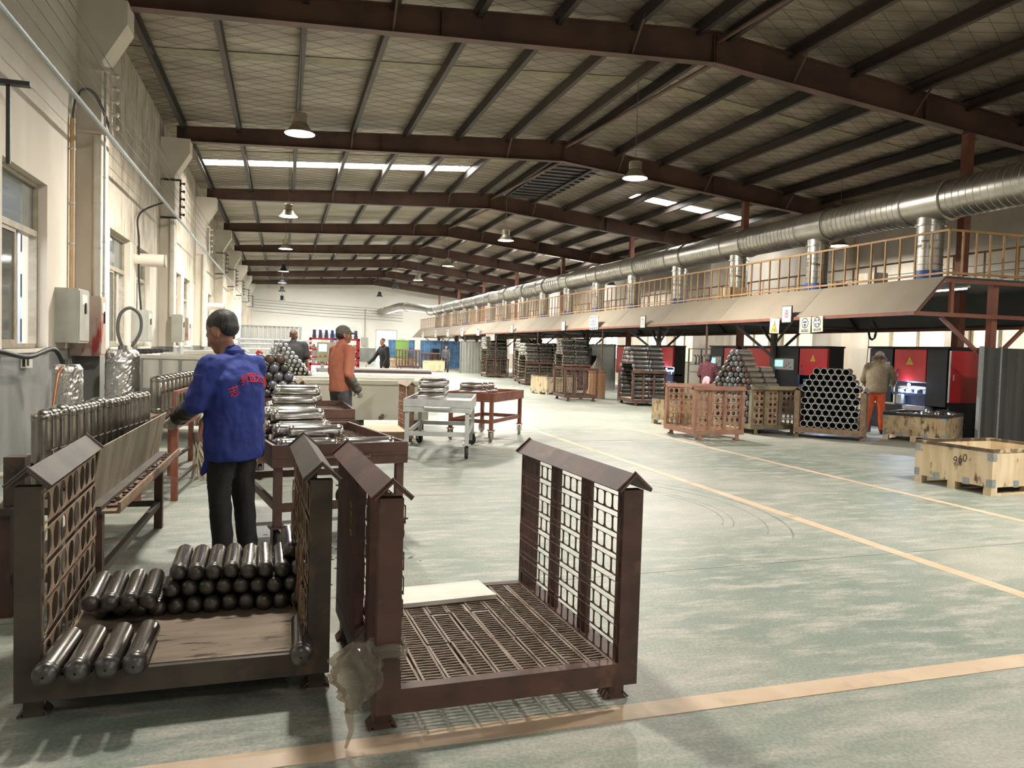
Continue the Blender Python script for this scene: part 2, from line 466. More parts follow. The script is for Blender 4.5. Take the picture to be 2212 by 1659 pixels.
def text_mesh(name, body, size, m, parent=None, loc=(0, 0, 0), rot=(0, 0, 0), depth=0.0006, shear=0.0, align='CENTER'):
    cu = bpy.data.curves.new(name, 'FONT')
    cu.body = body
    cu.size = size
    cu.extrude = depth
    cu.shear = shear
    cu.align_x = align
    cu.align_y = 'CENTER'
    cu.resolution_u = 3
    cu.materials.append(M[m])
    o = bpy.data.objects.new(name, cu)
    COL.objects.link(o)
    o.location = loc
    o.rotation_euler = rot
    if parent is not None:
        o.parent = parent
    return o

# ================================================================== THE SETTING
def struct(o):
    o['kind'] = 'structure'
    return o
floor = struct(B().b2((XL - 0.3, YB - 4, -0.2), (XR + 0.3, YF + 0.3, 0.0)).build('floor', 'floor_paint'))
def strip(p, q, w, name='painted_line', m='line_paint', z=0.0015):
    p, q = Vector((*p, z / 2)), Vector((*q, z / 2))
    return B().bar(p, q, w, z).build(name, m, floor)
strip((4.70, 1.0), (4.50, 34.0), 0.12)
strip((6.95, 3.0), (6.20, 40.0), 0.10)
strip((-0.75, 2.87), (8.0, 3.22), 0.13, z=0.003)
strip((-2.0, 4.55), (18.0, 5.95), 0.005, 'floor_joint', 'joint_dark', 0.001)
strip((-2.5, 12.2), (18.0, 12.9), 0.010, 'floor_joint', 'joint_dark', 0.001)
# oil drips under the brown cart
bb = B()
rr = random.Random(3)
for i in range(150):
    x, y = rr.gauss(0.32, 0.28), rr.gauss(5.75, 0.42)
    if not (-0.3 < x < 1.0):
        continue
    r = rr.uniform(0.006, 0.02)
    n = 8
    bb.prism([(x + r * rr.uniform(0.8, 1.5) * math.cos(2 * PI * j / n), y + r * rr.uniform(0.7, 1.1) * math.sin(2 * PI * j / n)) for j in range(n)], 'z', 0.0, 0.0014)
o = bb.build('oil_drips', 'stain_oil', floor); o['kind'] = 'stuff'
# tyre sweep marks turning across the aisle
bb = B()
for r, w in ((1.05, 0.012), (1.22, 0.02), (0.72, 0.015), (0.80, 0.01)):
    pts = [(3.35 + r * math.cos(a), 7.0 + r * 1.5 * math.sin(a)) for a in [(-0.9 + 1.8 * i / 14) for i in range(15)]]
    for p, q in zip(pts, pts[1:]):
        bb.bar((*p, 0.0005), (*q, 0.0005), w, 0.001)
bb.build('tyre_mark', 'tyre_black', floor)

# ---------------------------------------------------------------- left wall
WIN_L = []
for yr in RAFT:
    for a, c in ((2.2, 4.25), (5.0, 6.8)):
        if YB + 0.5 < yr + a and yr + c < YF - 1:
            WIN_L.append((yr + a, yr + c))
SILL, HEAD = 1.34, 3.55
bb, bs = B(), B()
y = YB
for a, c in WIN_L + [(YF, YF)]:
    bb.b2((XL - 0.3, y, 0), (XL, a, HEAD))
    if c > a:
        bb.b2((XL - 0.3, a, 0), (XL, c, SILL))
    y = c
bb.b2((XL - 0.3, YB, HEAD), (XL, 14.0, 7.25))
wall_left = struct(bb.build('wall_left', 'wall_cream'))
for k, yr in enumerate(RAFT[2:]):
    y1 = RAFT[2:][k + 1] if k < 7 else YF
    B().b2((XL - 0.3, yr, HEAD), (XL + 0.004, y1, 7.25)).build('upper_wall_panel', 'wall_stained' if k < 6 else 'wall_white', wall_left)
bb = B()
y = YB
bb.b2((XL, YB, 0.0), (XL + 0.006, YF, 1.33))
dado = bb.build('dado', 'dado_grey', wall_left)
for i, (a, c) in enumerate(WIN_L):
    w = struct(bpy.data.objects.new('window_%d' % (i + 1), None)); COL.objects.link(w)
    w.location = (XL - 0.16, a, SILL)
    L, Hh, tr = c - a, HEAD - SILL, 1.49
    B().b2((-0.14, -0.05, -0.05), (0.2, L + 0.05, 0.0)).build('window_sill', 'wall_cream', w)
    f = B().b2((-0.05, 0, 0), (0.05, 0.06, Hh)).b2((-0.05, L - 0.06, 0), (0.05, L, Hh)).b2((-0.05, 0.06, Hh - 0.06), (0.05, L - 0.06, Hh)).b2((-0.05, 0.06, 0), (0.05, L - 0.06, 0.06)).b2((-0.06, 0.06, tr), (0.06, L - 0.06, tr + 0.08))
    f.build('window_frame', 'frame_alu', w)
    B().b2((-0.005, 0.06, tr + 0.08), (0.005, L - 0.06, Hh - 0.06)).build('window_pane', 'window_glass', w)
    half = (L - 0.12) * 0.5
    for s0, xo in ((0.06, 0.025), (0.30 if i % 2 else 0.06 + half * 0.55, -0.025)):     # two sashes, one slid half open
        sb = B().b2((xo - 0.02, s0, 0.06), (xo + 0.02, s0 + 0.05, tr)).b2((xo - 0.02, s0 + half - 0.05, 0.06), (xo + 0.02, s0 + half, tr)).b2((xo - 0.02, s0 + 0.05, 0.06), (xo + 0.02, s0 + half - 0.05, 0.11)).b2((xo - 0.02, s0 + 0.05, tr - 0.05), (xo + 0.02, s0 + half - 0.05, tr))
        so = sb.build('sash', 'frame_alu', w)
        B().b2((xo - 0.004, s0 + 0.05, 0.11), (xo + 0.004, s0 + half - 0.05, tr - 0.05)).build('window_pane', 'window_glass', so)
# pilasters with corbels under the rafters
pil = B().prism([(XL, 0), (-2.76, 0), (-2.76, 5.78), (-2.40, 6.40), (-2.40, 6.76), (XL, 6.76)], 'y', -0.28, 0.28).mesh('pilaster', 'wall_cream')
pdd = B().b2((XL, -0.285, 0), (-2.754, 0.285, 1.33)).mesh('pilaster_dado', 'dado_grey')
for yr in RAFT:
    p = put('pilaster', pil, wall_left, (0, yr, 0))
    put('pilaster_dado', pdd, p)
# ---------------------------------------------------------------- right wall with frosted windows
WIN_R = []
for yr in RAFT:
    for a, c in ((1.7, 3.6), (4.4, 6.6)):
        if YB + 0.5 < yr + a and yr + c < YF - 1:
            WIN_R.append((yr + a, yr + c))
bb = B()
y = YB
S2, H2 = 1.15, 3.05
for a, c in WIN_R + [(YF, YF)]:
    bb.b2((XR, y, 0), (XR + 0.3, a, H2))
    if c > a:
        bb.b2((XR, a, 0), (XR + 0.3, c, S2))
    y = c
bb.b2((XR, YB, H2), (XR + 0.3, YF, 6.9))
wall_right = struct(bb.build('wall_right', 'wall_cream'))
pilr = B().b2((XR - 0.35, -0.28, 0), (XR, 0.28, 6.6)).mesh('pilaster_right', 'wall_cream')
for yr in RAFT:
    put('pilaster', pilr, wall_right, (0, yr, 0))
for i, (a, c) in enumerate(WIN_R):
    w = struct(bpy.data.objects.new('window_%d' % (len(WIN_L) + i + 1), None)); COL.objects.link(w)
    w.location = (XR + 0.12, a, S2)
    L, Hh = c - a, H2 - S2
    f = B().b2((-0.06, 0, 0), (0.06, 0.07, Hh)).b2((-0.06, L - 0.07, 0), (0.06, L, Hh)).b2((-0.06, 0.07, Hh - 0.08), (0.06, L - 0.07, Hh)).b2((-0.06, 0.07, 0), (0.06, L - 0.07, 0.07)).b2((-0.06, L / 2 - 0.04, 0.07), (0.06, L / 2 + 0.04, Hh - 0.08))
    f.build('window_frame', 'frame_alu', w)
    for u0, u1 in ((0.07, L / 2 - 0.04), (L / 2 + 0.04, L - 0.07)):
        B().b2((-0.01, u0, 0.07), (0.01, u1, Hh - 0.08)).build('window_pane', 'frosted_pane' if a < 40 else 'frosted_bright', w)
# ---------------------------------------------------------------- end walls
bb = B()
D0, D1, DH = 3.4, 6.7, 3.35
W0, W1, WZ0, WZ1 = 8.55, 10.6, 0.1, 3.1
bb.b2((XL, YF, 0), (D0, YF + 0.3, DH)).b2((D1, YF, 0), (W0, YF + 0.3, DH)).b2((W0, YF, WZ1), (W1, YF + 0.3, DH)).b2((W0, YF, 0), (W1, YF + 0.3, WZ0)).b2((W1, YF, 0), (XR, YF + 0.3, DH))
bb.prism([(XL, DH), (XR, DH), (XR, 6.85), (RIDGE, 8.0), (XL, 7.25)], 'y', YF, YF + 0.3)
wall_back = struct(bb.build('wall_back', 'wall_white'))
B().b2((D1, YF - 0.008, 0), (W0, YF, 1.3)).b2((W1, YF - 0.008, 0), (XR, YF, 1.3)).b2((XL, YF - 0.008, 0), (D0, YF, 1.3)).build('dado', 'dado_grey', wall_back)
dr = struct(bpy.data.objects.new('door_1', None)); COL.objects.link(dr); dr.location = (D0, YF, 0)
B().b2((-0.12, -0.06, 0), (0, 0.1, DH + 0.12)).b2((D1 - D0, -0.06, 0), (D1 - D0 + 0.12, 0.1, DH + 0.12)).b2((0, -0.06, DH), (D1 - D0, 0.1, DH + 0.12)).build('door_frame', 'wall_white', dr)
B().b2((D1 - D0 - 0.9, 0.02, 0), (D1 - D0 - 0.02, 0.08, DH - 0.05)).build('door_leaf', 'wall_white', dr)
B().b2((0.02, 0.02, 0), (0.85, 0.08, DH - 0.7)).build('door_leaf', 'pvc', dr)
B().b2((0.9, 0.4, 0), (D1 - D0 - 0.9, 0.5, 2.6)).build('door_curtain', 'corrugated_blue', dr)
w = struct(bpy.data.objects.new('window_%d' % (len(WIN_L) + len(WIN_R) + 1), None)); COL.objects.link(w); w.location = (W0, YF + 0.1, WZ0)
L, Hh = W1 - W0, WZ1 - WZ0
B().b2((0, -0.06, 0), (0.08, 0.06, Hh)).b2((L - 0.08, -0.06, 0), (L, 0.06, Hh)).b2((0.08, -0.06, Hh - 0.08), (L - 0.08, 0.06, Hh)).b2((0.08, -0.06, 2.0), (L - 0.08, 0.06, 2.08)).build('window_frame', 'frame_alu', w)
for z0, z1 in ((0.02, 2.0), (2.08, Hh - 0.08)):
    B().b2((0.08, -0.01, z0), (L - 0.08, 0.01, z1)).build('window_pane', 'frosted_bright', w)
bb = B()
bb.b2((XL, YB - 0.3, 0), (5.5, YB, 3.4)).b2((9.5, YB - 0.3, 0), (XR, YB, 3.4))
bb.prism([(XL, 3.4), (XR, 3.4), (XR, 6.85), (RIDGE, 8.0), (XL, 7.25)], 'y', YB - 0.3, YB)
struct(bb.build('wall_front', 'wall_cream'))          # behind the camera, with an unseen doorway added to let in fill light

# ---------------------------------------------------------------- roof
SKY = []     # (x0, x1, y0, y1)
def sky(side, y0, y1, x0=None, x1=None):
    if side in 'LB': SKY.append((x0 if x0 is not None else -2.6, x1 if x1 is not None else 6.2, y0, y1))
    if side in 'RB': SKY.append((x0 if side == 'R' and x0 is not None else 9.2, x1 if side == 'R' and x1 is not None else 17.6, y0, y1))
sky('L', 27.15, 27.95)
sky('R', 27.15, 27.95, 12.6, 17.6)
sky('R', 43.6, 44.5)
sky('B', 52.4, 53.4)
sky('B', 61.0, 62.0)
sky('B', 69.8, 70.8)
sky('R', 0.6, 1.5)  # unseen sheet right of the camera, added to light the foreground
bb = B()
def roofquad(x0, x1, y0, y1, t=0.06):
    z0, z1 = roof_z(x0), roof_z(x1)
    bb.add([(x0, y0, z0), (x1, y0, z1), (x1, y1, z1), (x0, y1, z0), (x0, y0, z0 + t), (x1, y0, z1 + t), (x1, y1, z1 + t), (x0, y1, z0 + t)],
           [(0, 3, 2, 1), (4, 5, 6, 7), (0, 1, 5, 4), (2, 3, 7, 6), (1, 2, 6, 5), (3, 0, 4, 7)])
for xa, xb in ((XL - 0.3, RIDGE), (RIDGE, XR + 0.3)):
    cuts = sorted({YB - 0.3, YF + 0.3} | {v for s in SKY if xa <= s[0] <= xb for v in s[2:]})
    for y0, y1 in zip(cuts, cuts[1:]):
        hole = [s for s in SKY if xa <= s[0] <= xb and abs(s[2] - y0) < 1e-6]
        if hole:
            roofquad(xa, hole[0][0], y0, y1)
            roofquad(hole[0][1], xb, y0, y1)
        else:
            roofquad(xa, xb, y0, y1)
ceiling = struct(bb.build('ceiling', 'foil_insulation'))
for x0, x1, y0, y1 in SKY:
    n = max(1, round((x1 - x0) / 1.5))
    for i in range(n):
        a, c = x0 + (x1 - x0) * i / n, x0 + (x1 - x0) * (i + 1) / n
        B().add([(a, y0 - 0.05, roof_z(a) + 0.07), (c, y0 - 0.05, roof_z(c) + 0.07), (c, y1 + 0.05, roof_z(c) + 0.07), (a, y1 + 0.05, roof_z(a) + 0.07),
                 (a, y0 - 0.05, roof_z(a) + 0.09), (c, y0 - 0.05, roof_z(c) + 0.09), (c, y1 + 0.05, roof_z(c) + 0.09), (a, y1 + 0.05, roof_z(a) + 0.09)],
                [(0, 3, 2, 1), (4, 5, 6, 7), (0, 1, 5, 4), (2, 3, 7, 6), (1, 2, 6, 5), (3, 0, 4, 7)]).build('skylight_sheet', 'skylight_sheet', ceiling)
PURX = [-2.62, -1.25, 0.25, 1.75, 3.25, 4.75, 6.25, 7.62, 8.38, 9.8, 11.3, 12.8, 14.3, 15.8, 17.3]
pm = B().b2((-0.014, -4.32, -0.25), (0.0, 4.32, 0)).b2((0, -4.32, -0.25), (0.09, 4.32, -0.236)).b2((0, -4.32, -0.012), (0.09, 4.32, 0)).b2((0.076, -4.32, -0.236), (0.09, 4.32, -0.21)).mesh('purlin', 'purlin_steel')
for k in range(len(RAFT)):
    yc = RAFT[k] + 4.325 if k < len(RAFT) - 1 else None
    if yc is None:
        continue
    for x in PURX:
        put('purlin', pm, ceiling, (x, yc, roof_z(x) - 0.002), (0, 0, 0 if x < RIDGE else PI))
for x in PURX:
    B().b2((x - 0.04, YB, roof_z(x) - 0.2), (x + 0.04, RAFT[0], roof_z(x))).build('purlin', 'purlin_steel', ceiling)
# joints between the insulation blankets, running down the slopes
for yr in RAFT[2:4]:
    for xa, xb in ((XL, RIDGE), (RIDGE, XR)):
        yj = yr + 3.2
        za, zb = roof_z(xa) - 0.004, roof_z(xb) - 0.004
        B().add([(xa, yj, za), (xb, yj, zb), (xb, yj + 0.42, zb), (xa, yj + 0.42, za), (xa, yj, za - 0.012), (xb, yj, zb - 0.012), (xb, yj + 0.42, zb - 0.012), (xa, yj + 0.42, za - 0.012)],
                [(0, 3, 2, 1), (4, 5, 6, 7), (0, 1, 5, 4), (2, 3, 7, 6), (1, 2, 6, 5), (3, 0, 4, 7)]).build('seam_band', 'olive_steel', ceiling)
# diamond wire netting that carries the blankets (nearest bays)
bb = B()
def clip_line(x0, y0, dx, dy, xa, xb, ya, yb):
    t0, t1 = -1e9, 1e9
    for p, d, a, c in ((x0, dx, xa, xb), (y0, dy, ya, yb)):
        u, v = (a - p) / d, (c - p) / d
        t0, t1 = max(t0, min(u, v)), min(t1, max(u, v))
    return (t0, t1) if t1 > t0 + 0.05 else None
for xa, xb in ((XL, RIDGE), (RIDGE, XR)):
    for sgn in (1, -1):
        off = -40.0
        while off < 60:
            r = clip_line(xa, off, 1.0, 0.62 * sgn, xa, xb, 3.0, 32.0)
            if r:
                p = [(xa + t, off + 0.62 * sgn * t) for t in r]
                bb.tube([(q[0], q[1], roof_z(q[0]) - 0.012) for q in p], 0.004, 3, False)
            off += 0.44
o = bb.build('wire_netting', 'wire', ceiling); o['kind'] = 'stuff'
# ridge ventilator in the third bay
rv = B().b2((8.45, 24.0, 7.62), (10.2, 30.6, 7.70)).build('ridge_vent', 'lamp_black', ceiling)
for i in range(12):
    B().b2((8.5, 24.3 + i * 0.5, 7.58), (10.15, 24.36 + i * 0.5, 7.62)).build('louvre', 'purlin_steel', rv)
# tie pipes between rafters, one line at the ridge
for k in range(1, len(RAFT) - 1):
    B().tube([(8.05, RAFT[k], raf_bot(8) + 0.02), (8.05, RAFT[k + 1], raf_bot(8) + 0.40)], 0.045, 8).build('tie_pipe', 'rafter_steel', ceiling, True)
# ---------------------------------------------------------------- steel rafters, each a thing
def rafter(k, y, label):
    t = thing('roof_rafter', label, 'beam', (0, y, 0), 0, 'steel rafters across the hall')
    for nm, xa, xb in (('left_arm', -2.76, RIDGE), ('right_arm', RIDGE, XR - 0.02)):
        def top(x): return roof_z(x) - 0.15
        w = B().prism([(xa, raf_bot(xa)), (xb, raf_bot(xb)), (xb, top(xb)), (xa, top(xa))], 'y', -0.006, 0.006).build('beam_web', 'rafter_steel', t)
        for z, dz in ((raf_bot, -0.014), (top, -0.014)):
            B().add([(xa, -0.11, z(xa)), (xb, -0.11, z(xb)), (xb, 0.11, z(xb)), (xa, 0.11, z(xa)), (xa, -0.11, z(xa) + dz), (xb, -0.11, z(xb) + dz), (xb, 0.11, z(xb) + dz), (xa, 0.11, z(xa) + dz)],
                    [(0, 1, 2, 3), (4, 7, 6, 5), (0, 4, 5, 1), (2, 6, 7, 3), (1, 5, 6, 2), (3, 7, 4, 0)]).build('flange', 'rafter_steel', t)
    for x in (-2.55, 2.6, 7.98, 8.02, 13.1):
        B().b2((x - 0.008, -0.1, raf_bot(x)), (x + 0.008, 0.1, roof_z(x) - 0.21)).build('stiffener', 'rafter_steel', t)
    if 1 < k < 7:
        for x in (1.75, 6.25, 9.8, 12.8, 15.8):
            for s in (-1,):
                B().bar((x, s * 0.05, raf_bot(x) + 0.02), (x, s * 0.62, roof_z(x) - 0.15), 0.035, 0.035).build('fly_brace', 'rafter_steel', t)
names = ['second rafter behind the viewer', 'rafter just overhead out of view', 'brown steel rafter nearest the viewer along the top of the picture'] + ['brown steel rafter, %s from the viewer' % ORD[i] for i in range(1, 8)]
for k, y in enumerate(RAFT):
    rafter(k, y, names[k])
# inner line of red columns under the right arms of the rafters
for k, y in enumerate(RAFT[2:]):
    t = thing('steel_column', '%s slim red-brown column from the viewer, rising to a rafter behind the big duct' % ORD[k], 'column', (14.35, y, 0), 0, 'inner columns')
    h = raf_bot(14.35) - 0.014
    B().b2((-0.09, -0.09, 0.012), (0.09, 0.09, h)).build('shaft', 'post_red', t)
    B().b2((-0.16, -0.16, 0), (0.16, 0.16, 0.012)).build('base_plate', 'post_red', t)

# ================================================================== OVERHEAD FIXTURES
lamp_cache = {}
def lamp(x, y, z, label, lit=True, power=1.0, dark=False, s=1.0):
    t = thing('hanging_lamp', label, 'lamp', (x, y, z), 0, 'hanging high bay lamps')
    key = (dark, lit, s)
    if key not in lamp_cache:
        mm = 'lamp_black' if dark else 'lamp_alu'
        hs = B()
        hs.lathe([(0.02, 0.44), (0.12, 0.44), (0.135, 0.425), (0.135, 0.26), (0.11, 0.25), (0.02, 0.25)], 20)
        for k in range(5):
            hs.lathe([(0.14, 0.28 + 0.03 * k), (0.148, 0.283 + 0.03 * k), (0.148, 0.292 + 0.03 * k), (0.14, 0.295 + 0.03 * k)], 20)
        sh = B().lathe([(0.115, 0.252), (0.145, 0.235), (0.175, 0.16), (0.225, 0.08), (0.29, 0.012), (0.29, 0.0), (0.282, 0.0), (0.28, 0.010), (0.215, 0.078), (0.165, 0.16), (0.11, 0.24)], 24)
        lens = B().lathe([(0.002, 0.024), (0.262, 0.024), (0.262, 0.030), (0.002, 0.030)], 24)
        lamp_cache[key] = (hs.mesh('lamp_housing', mm, True), sh.mesh('lamp_shade', mm, True), lens.mesh('lamp_lens', 'lamp_glow' if lit else 'sign_white', True))
    h, s_, l = lamp_cache[key]
    put('lamp_housing', h, t, (0, 0, -0.055)); put('lamp_shade', s_, t, scale=(1, 1, 0.8)); put('lamp_lens', l, t)
    zt = roof_z(x) - z - 0.02
    B().tube([(0, 0, 0.44), (0, 0, zt)], 0.007, 6).build('hanging_cord', 'cable_grey', t)
    B().tube([(-0.03, 0, 0.44), (-0.022, 0, 0.52), (0, 0, 0.545), (0.022, 0, 0.52), (0.03, 0, 0.44)], 0.006, 6).build('hook', 'cable_grey', t)
    if lit:
        ld = bpy.data.lights.new('lamp_light', 'AREA')
        ld.shape = 'DISK'; ld.size = 0.5; ld.energy = LAMP_W * power
        ld.color = (1.0, 0.95, 0.865)
        lo = bpy.data.objects.new('lamp_light', ld); COL.objects.link(lo); lo.parent = t; lo.location = (0, 0, 0.018)
for i, (x, y) in enumerate([(0.25, 15.75), (0.115, 26.0), (0.065, 34.9), (0.0, 45.8), (-0.08, 54.6)]):
    lamp(x, y, 5.5, 'lit bell-shaped high bay lamp in the row near the left wall, %s from the viewer' % ORD[i], True, 1.0, i > 2)
for i, (x, y) in enumerate([(7.65, 16.65), (7.77, 27.9), (7.68, 37.9), (7.7, 46.9)]):
    lamp(x, y, 5.5, 'lit bell-shaped high bay lamp hanging under the ridge, %s from the viewer' % ORD[i], True, 1.25)
for i, (x, y, z) in enumerate([(-0.1, 63.5, 5.5), (-0.1, 68.5, 5.1), (7.6, 56.0, 5.6), (7.6, 65.5, 5.6)]):
    lamp(x, y, z, 'unlit dark bell lamp hanging far down the hall, %s of the four' % ORD[i], False, 0, True)
for i, (x, y) in enumerate([(0.2, 6.4), (7.6, 4.6), (0.2, -3.0), (7.6, -3.6)]):  # unseen lamps added out of frame to light the foreground and near wall
    lamp(x, y, 5.5, 'unseen high bay lamp added above or behind the viewer, %s of four' % ORD[i], True, [0.5, 0.75, 0.08, 0.45][i])
for i, y in enumerate([20.0, 37.0, 54.0]):
    lamp(15.9, y, 4.9, 'lit bell lamp over the right side gallery near the wall, %s from the viewer' % ORD[i], True, 0.55)

# ---------------------------------------------------------------- big spiral duct
DX, DZ, DR = 12.3, 4.66, 0.37
duct = thing('ventilation_duct', 'large galvanised spiral duct running the length of the hall above the gallery', 'duct', (DX, 0, DZ))
RYX = Matrix.Rotation(-PI / 2, 3, 'X')           # z axis -> +y
def ribbed(r, L, pitch, n):
    pr = []
    z = 0.0
    while z < L - pitch:
        pr += [(r, z), (r, z + pitch * 0.86), (r + 0.009, z + pitch * 0.9), (r + 0.009, z + pitch * 0.97)]
        z += pitch
    pr += [(r, z), (r, L)]
    return pr
drops = [12.8 + 3.42 * i for i in range(16)]
segm = {}
y0 = 6.0
cuts = [d for d in drops]
for i, d in enumerate([5.0] + drops):
    a = d + 0.52 if i else 5.0
    c = ([5.0] + drops)[i + 1] - 0.52 if i < len(drops) else 65.6
    L = c - a
    key = (round(L, 2), i < 7)
    if key not in segm:
        segm[key] = B().lathe(ribbed(DR, L, 0.155 if i < 7 else 0.31, 32 if i < 7 else 20), 32 if i < 7 else 20, RYX).mesh('duct_section', 'duct_zinc', True, 50)
    put('duct_section', segm[key], duct, (0, a, 0))
tee = B().lathe([(DR + 0.004, -0.52), (DR + 0.035, -0.51), (DR + 0.035, -0.47), (DR + 0.008, -0.46), (DR + 0.008, 0.46), (DR + 0.035, 0.47), (DR + 0.035, 0.51), (DR + 0.004, 0.52)], 32, RYX).mesh('tee_sleeve', 'duct_zinc', True, 50)
hd = DZ - 3.12
dropm = B().lathe([(0.255, -0.3), (0.255, -0.42), (0.285, -0.43), (0.285, -0.46)] + [(r, -0.46 - z) for r, z in ribbed(0.25, hd - 0.66, 0.155, 24)], 24).mesh('drop_pipe', 'duct_zinc', True, 50)
bandm = B().lathe([(0.258, -hd + 0.20), (0.262, -hd + 0.19), (0.262, -hd + 0.02), (0.29, -hd + 0.012), (0.29, -hd + 0.002)], 24).mesh('collar', 'blue_band', True)
for d in drops:
    tt = put('tee_sleeve', tee, duct, (0, d, 0))
    p = put('drop_pipe', dropm, tt)
    put('collar', bandm, tt)
B().tube([(0, 65.6, 0), (-0.15, 67.0, 0.05), (-0.7, 69.0, 0.28), (-1.5, 71.3, 0.5), (-2.0, 72.3, 0.52), (-3.0, 74.6, 0.2), (-3.3, 75.98, 0.12)], 0.38, 20).build('duct_elbow', 'duct_zinc', duct, True, sharp=60)
for q in ((-0.15, 67.0, 0.05), (-1.5, 71.3, 0.5), (-3.0, 74.6, 0.2)):
    B().lathe([(0.39, -0.05), (0.43, -0.04), (0.43, 0.04), (0.39, 0.05)], 20, RYX, q).build('flange_ring', 'duct_zinc', duct, True)

# ---------------------------------------------------------------- gallery with sloping hood
CY0, CY1 = 11.7, 69.2
hood = thing('smoke_hood', 'long tan sloping smoke hood and gallery deck over the row of welding machines', 'canopy', (0, 0, 0))
NP = 17
pl = (CY1 - CY0) / NP
def slab(poly, y0, y1):
    return B().prism(poly, 'y', y0, y1)
fp = slab([(11.0, 2.43), (11.016, 2.425), (11.636, 3.085), (11.62, 3.095)], 0.004, pl - 0.008).mesh('hood_panel', 'canopy_tan')
fl = slab([(11.03, 2.43), (11.045, 2.425), (11.66, 3.075), (11.645, 3.085)], 0.0, pl).mesh('hood_lining', 'canopy_dark')
bp = slab([(14.9, 3.08), (14.92, 3.085), (15.6, 2.36), (15.58, 2.35)], 0.0, pl).mesh('back_panel', 'canopy_dark')
dk = B().b2((11.66, 0.0, 3.06), (14.92, pl, 3.10)).mesh('deck_plate', 'canopy_dark')
for i in range(NP):
    y = CY0 + i * pl
    put('hood_panel', fp, hood, (0, y, 0)); put('hood_lining', fl, hood, (0, y, 0))
    put('back_panel', bp, hood, (0, y, 0)); put('deck_plate', dk, hood, (0, y, 0))
B().b2((10.965, CY0, 2.365), (11.04, CY1, 2.43)).build('edge_beam', 'post_red', hood)
B().b2((15.55, CY0, 2.29), (15.62, CY1, 2.36)).build('edge_beam', 'post_red', hood)
def end_frame(y, m='post_red'):
    f = B().b2((11.0, y - 0.035, 2.365), (15.6, y + 0.035, 2.435)).build('bottom_chord', m, hood)
    B().b2((11.6, y - 0.035, 3.0), (14.95, y + 0.035, 3.07)).build('top_chord', m, hood)
    B().bar((11.03, y, 2.40), (11.64, y, 3.05), 0.06, 0.06).build('sloping_strut', m, hood)
    B().bar((15.56, y, 2.36), (14.93, y, 3.03), 0.06, 0.06).build('sloping_strut', m, hood)
    B().b2((11.80, y - 0.03, 2.435), (11.87, y + 0.03, 3.0)).build('hanger', m, hood)
    return f
end_frame(CY0 + 0.04)
for k in range(1, 9):
    end_frame(CY0 + 0.04 + 6.9 * k, 'rust_dark')
for k in range(9):
    y = CY0 + 0.12 + 6.9 * k
    m = 'post_red' if k == 0 else 'rust_dark'
    p = B().b2((12.90, y, 0), (13.03, y + 0.13, 3.06)).build('hood_post', m, hood)
    B().bar((11.75, y + 0.07, 2.37), (12.93, y + 0.07, 1.55), 0.06, 0.06).build('diagonal_brace', m, hood)
    B().bar((13.95, y + 0.07, 2.37), (13.0, y + 0.07, 1.55), 0.06, 0.06).build('diagonal_brace', m, hood)
    if k:
        B().bar((12.965, y - 1.3, 3.0), (12.965, y, 1.9), 0.05, 0.05).build('diagonal_brace', m, hood)
        B().bar((12.965, y + 1.4, 3.0), (12.965, y + 0.14, 1.9), 0.05, 0.05).build('diagonal_brace', m, hood)
for y in (19.06, 26.3, 33.8, 41.0, 48.5, 56.0):
    B().tube([(11.05, y, 0), (11.05, y, 2.37)], 0.03, 8).build('support_pipe', 'rust_brown', hood, True)
tb = B().tube([(12.45, 12.0, 2.93), (12.45, 13.2, 2.93)], 0.016, 8).build('light_tube', 'tube_glow', hood, True)
B().b2((12.42, 11.95, 2.945), (12.48, 13.25, 2.985)).build('tube_batten', 'sign_white', tb)
# loose scrap along the deck edge
bb = B()
rr = random.Random(5)
for i in range(26):
    bb.box((rr.uniform(11.75, 13.0), rr.uniform(11.72, 11.9), 3.112), (rr.uniform(0.05, 0.2), rr.uniform(0.02, 0.06), 0.02), rr.uniform(0, 3))
tag(bb.build('scrap_strips', 'wall_cream'), 'pale scrap strips and dust lying along the near edge of the gallery deck', 'debris', kind='stuff')
# guard railing
rail = thing('guard_railing', 'ochre picket guard railing along the gallery edge and across its near end', 'railing', (11.68, CY0, 3.095))
for z in (0.05, 0.83):
    B().b2((-0.02, 0, z), (0.02, CY1 - CY0, z + 0.04)).build('rail', 'rail_ochre', rail)
    B().b2((0.02, -0.02, z), (3.2, 0.02, z + 0.04)).build('rail', 'rail_ochre', rail)
    B().b2((2.9, 0.2, z), (2.94, CY1 - CY0, z + 0.04)).build('rail', 'rail_ochre', rail)
pk = B().b2((-0.016, -0.016, 0.0), (0.016, 0.016, 0.85)).mesh('picket', 'rail_ochre')
n = int((CY1 - CY0) / 0.395)
for i in range(n + 1):
    put('picket', pk, rail, (0, i * 0.395, 0))
for i in range(1, 11):
    put('picket', pk, rail, (i * 0.32, 0, 0))
for i in range(0, 70):
    put('picket', pk, rail, (2.92, 0.3 + i * 0.82, 0))
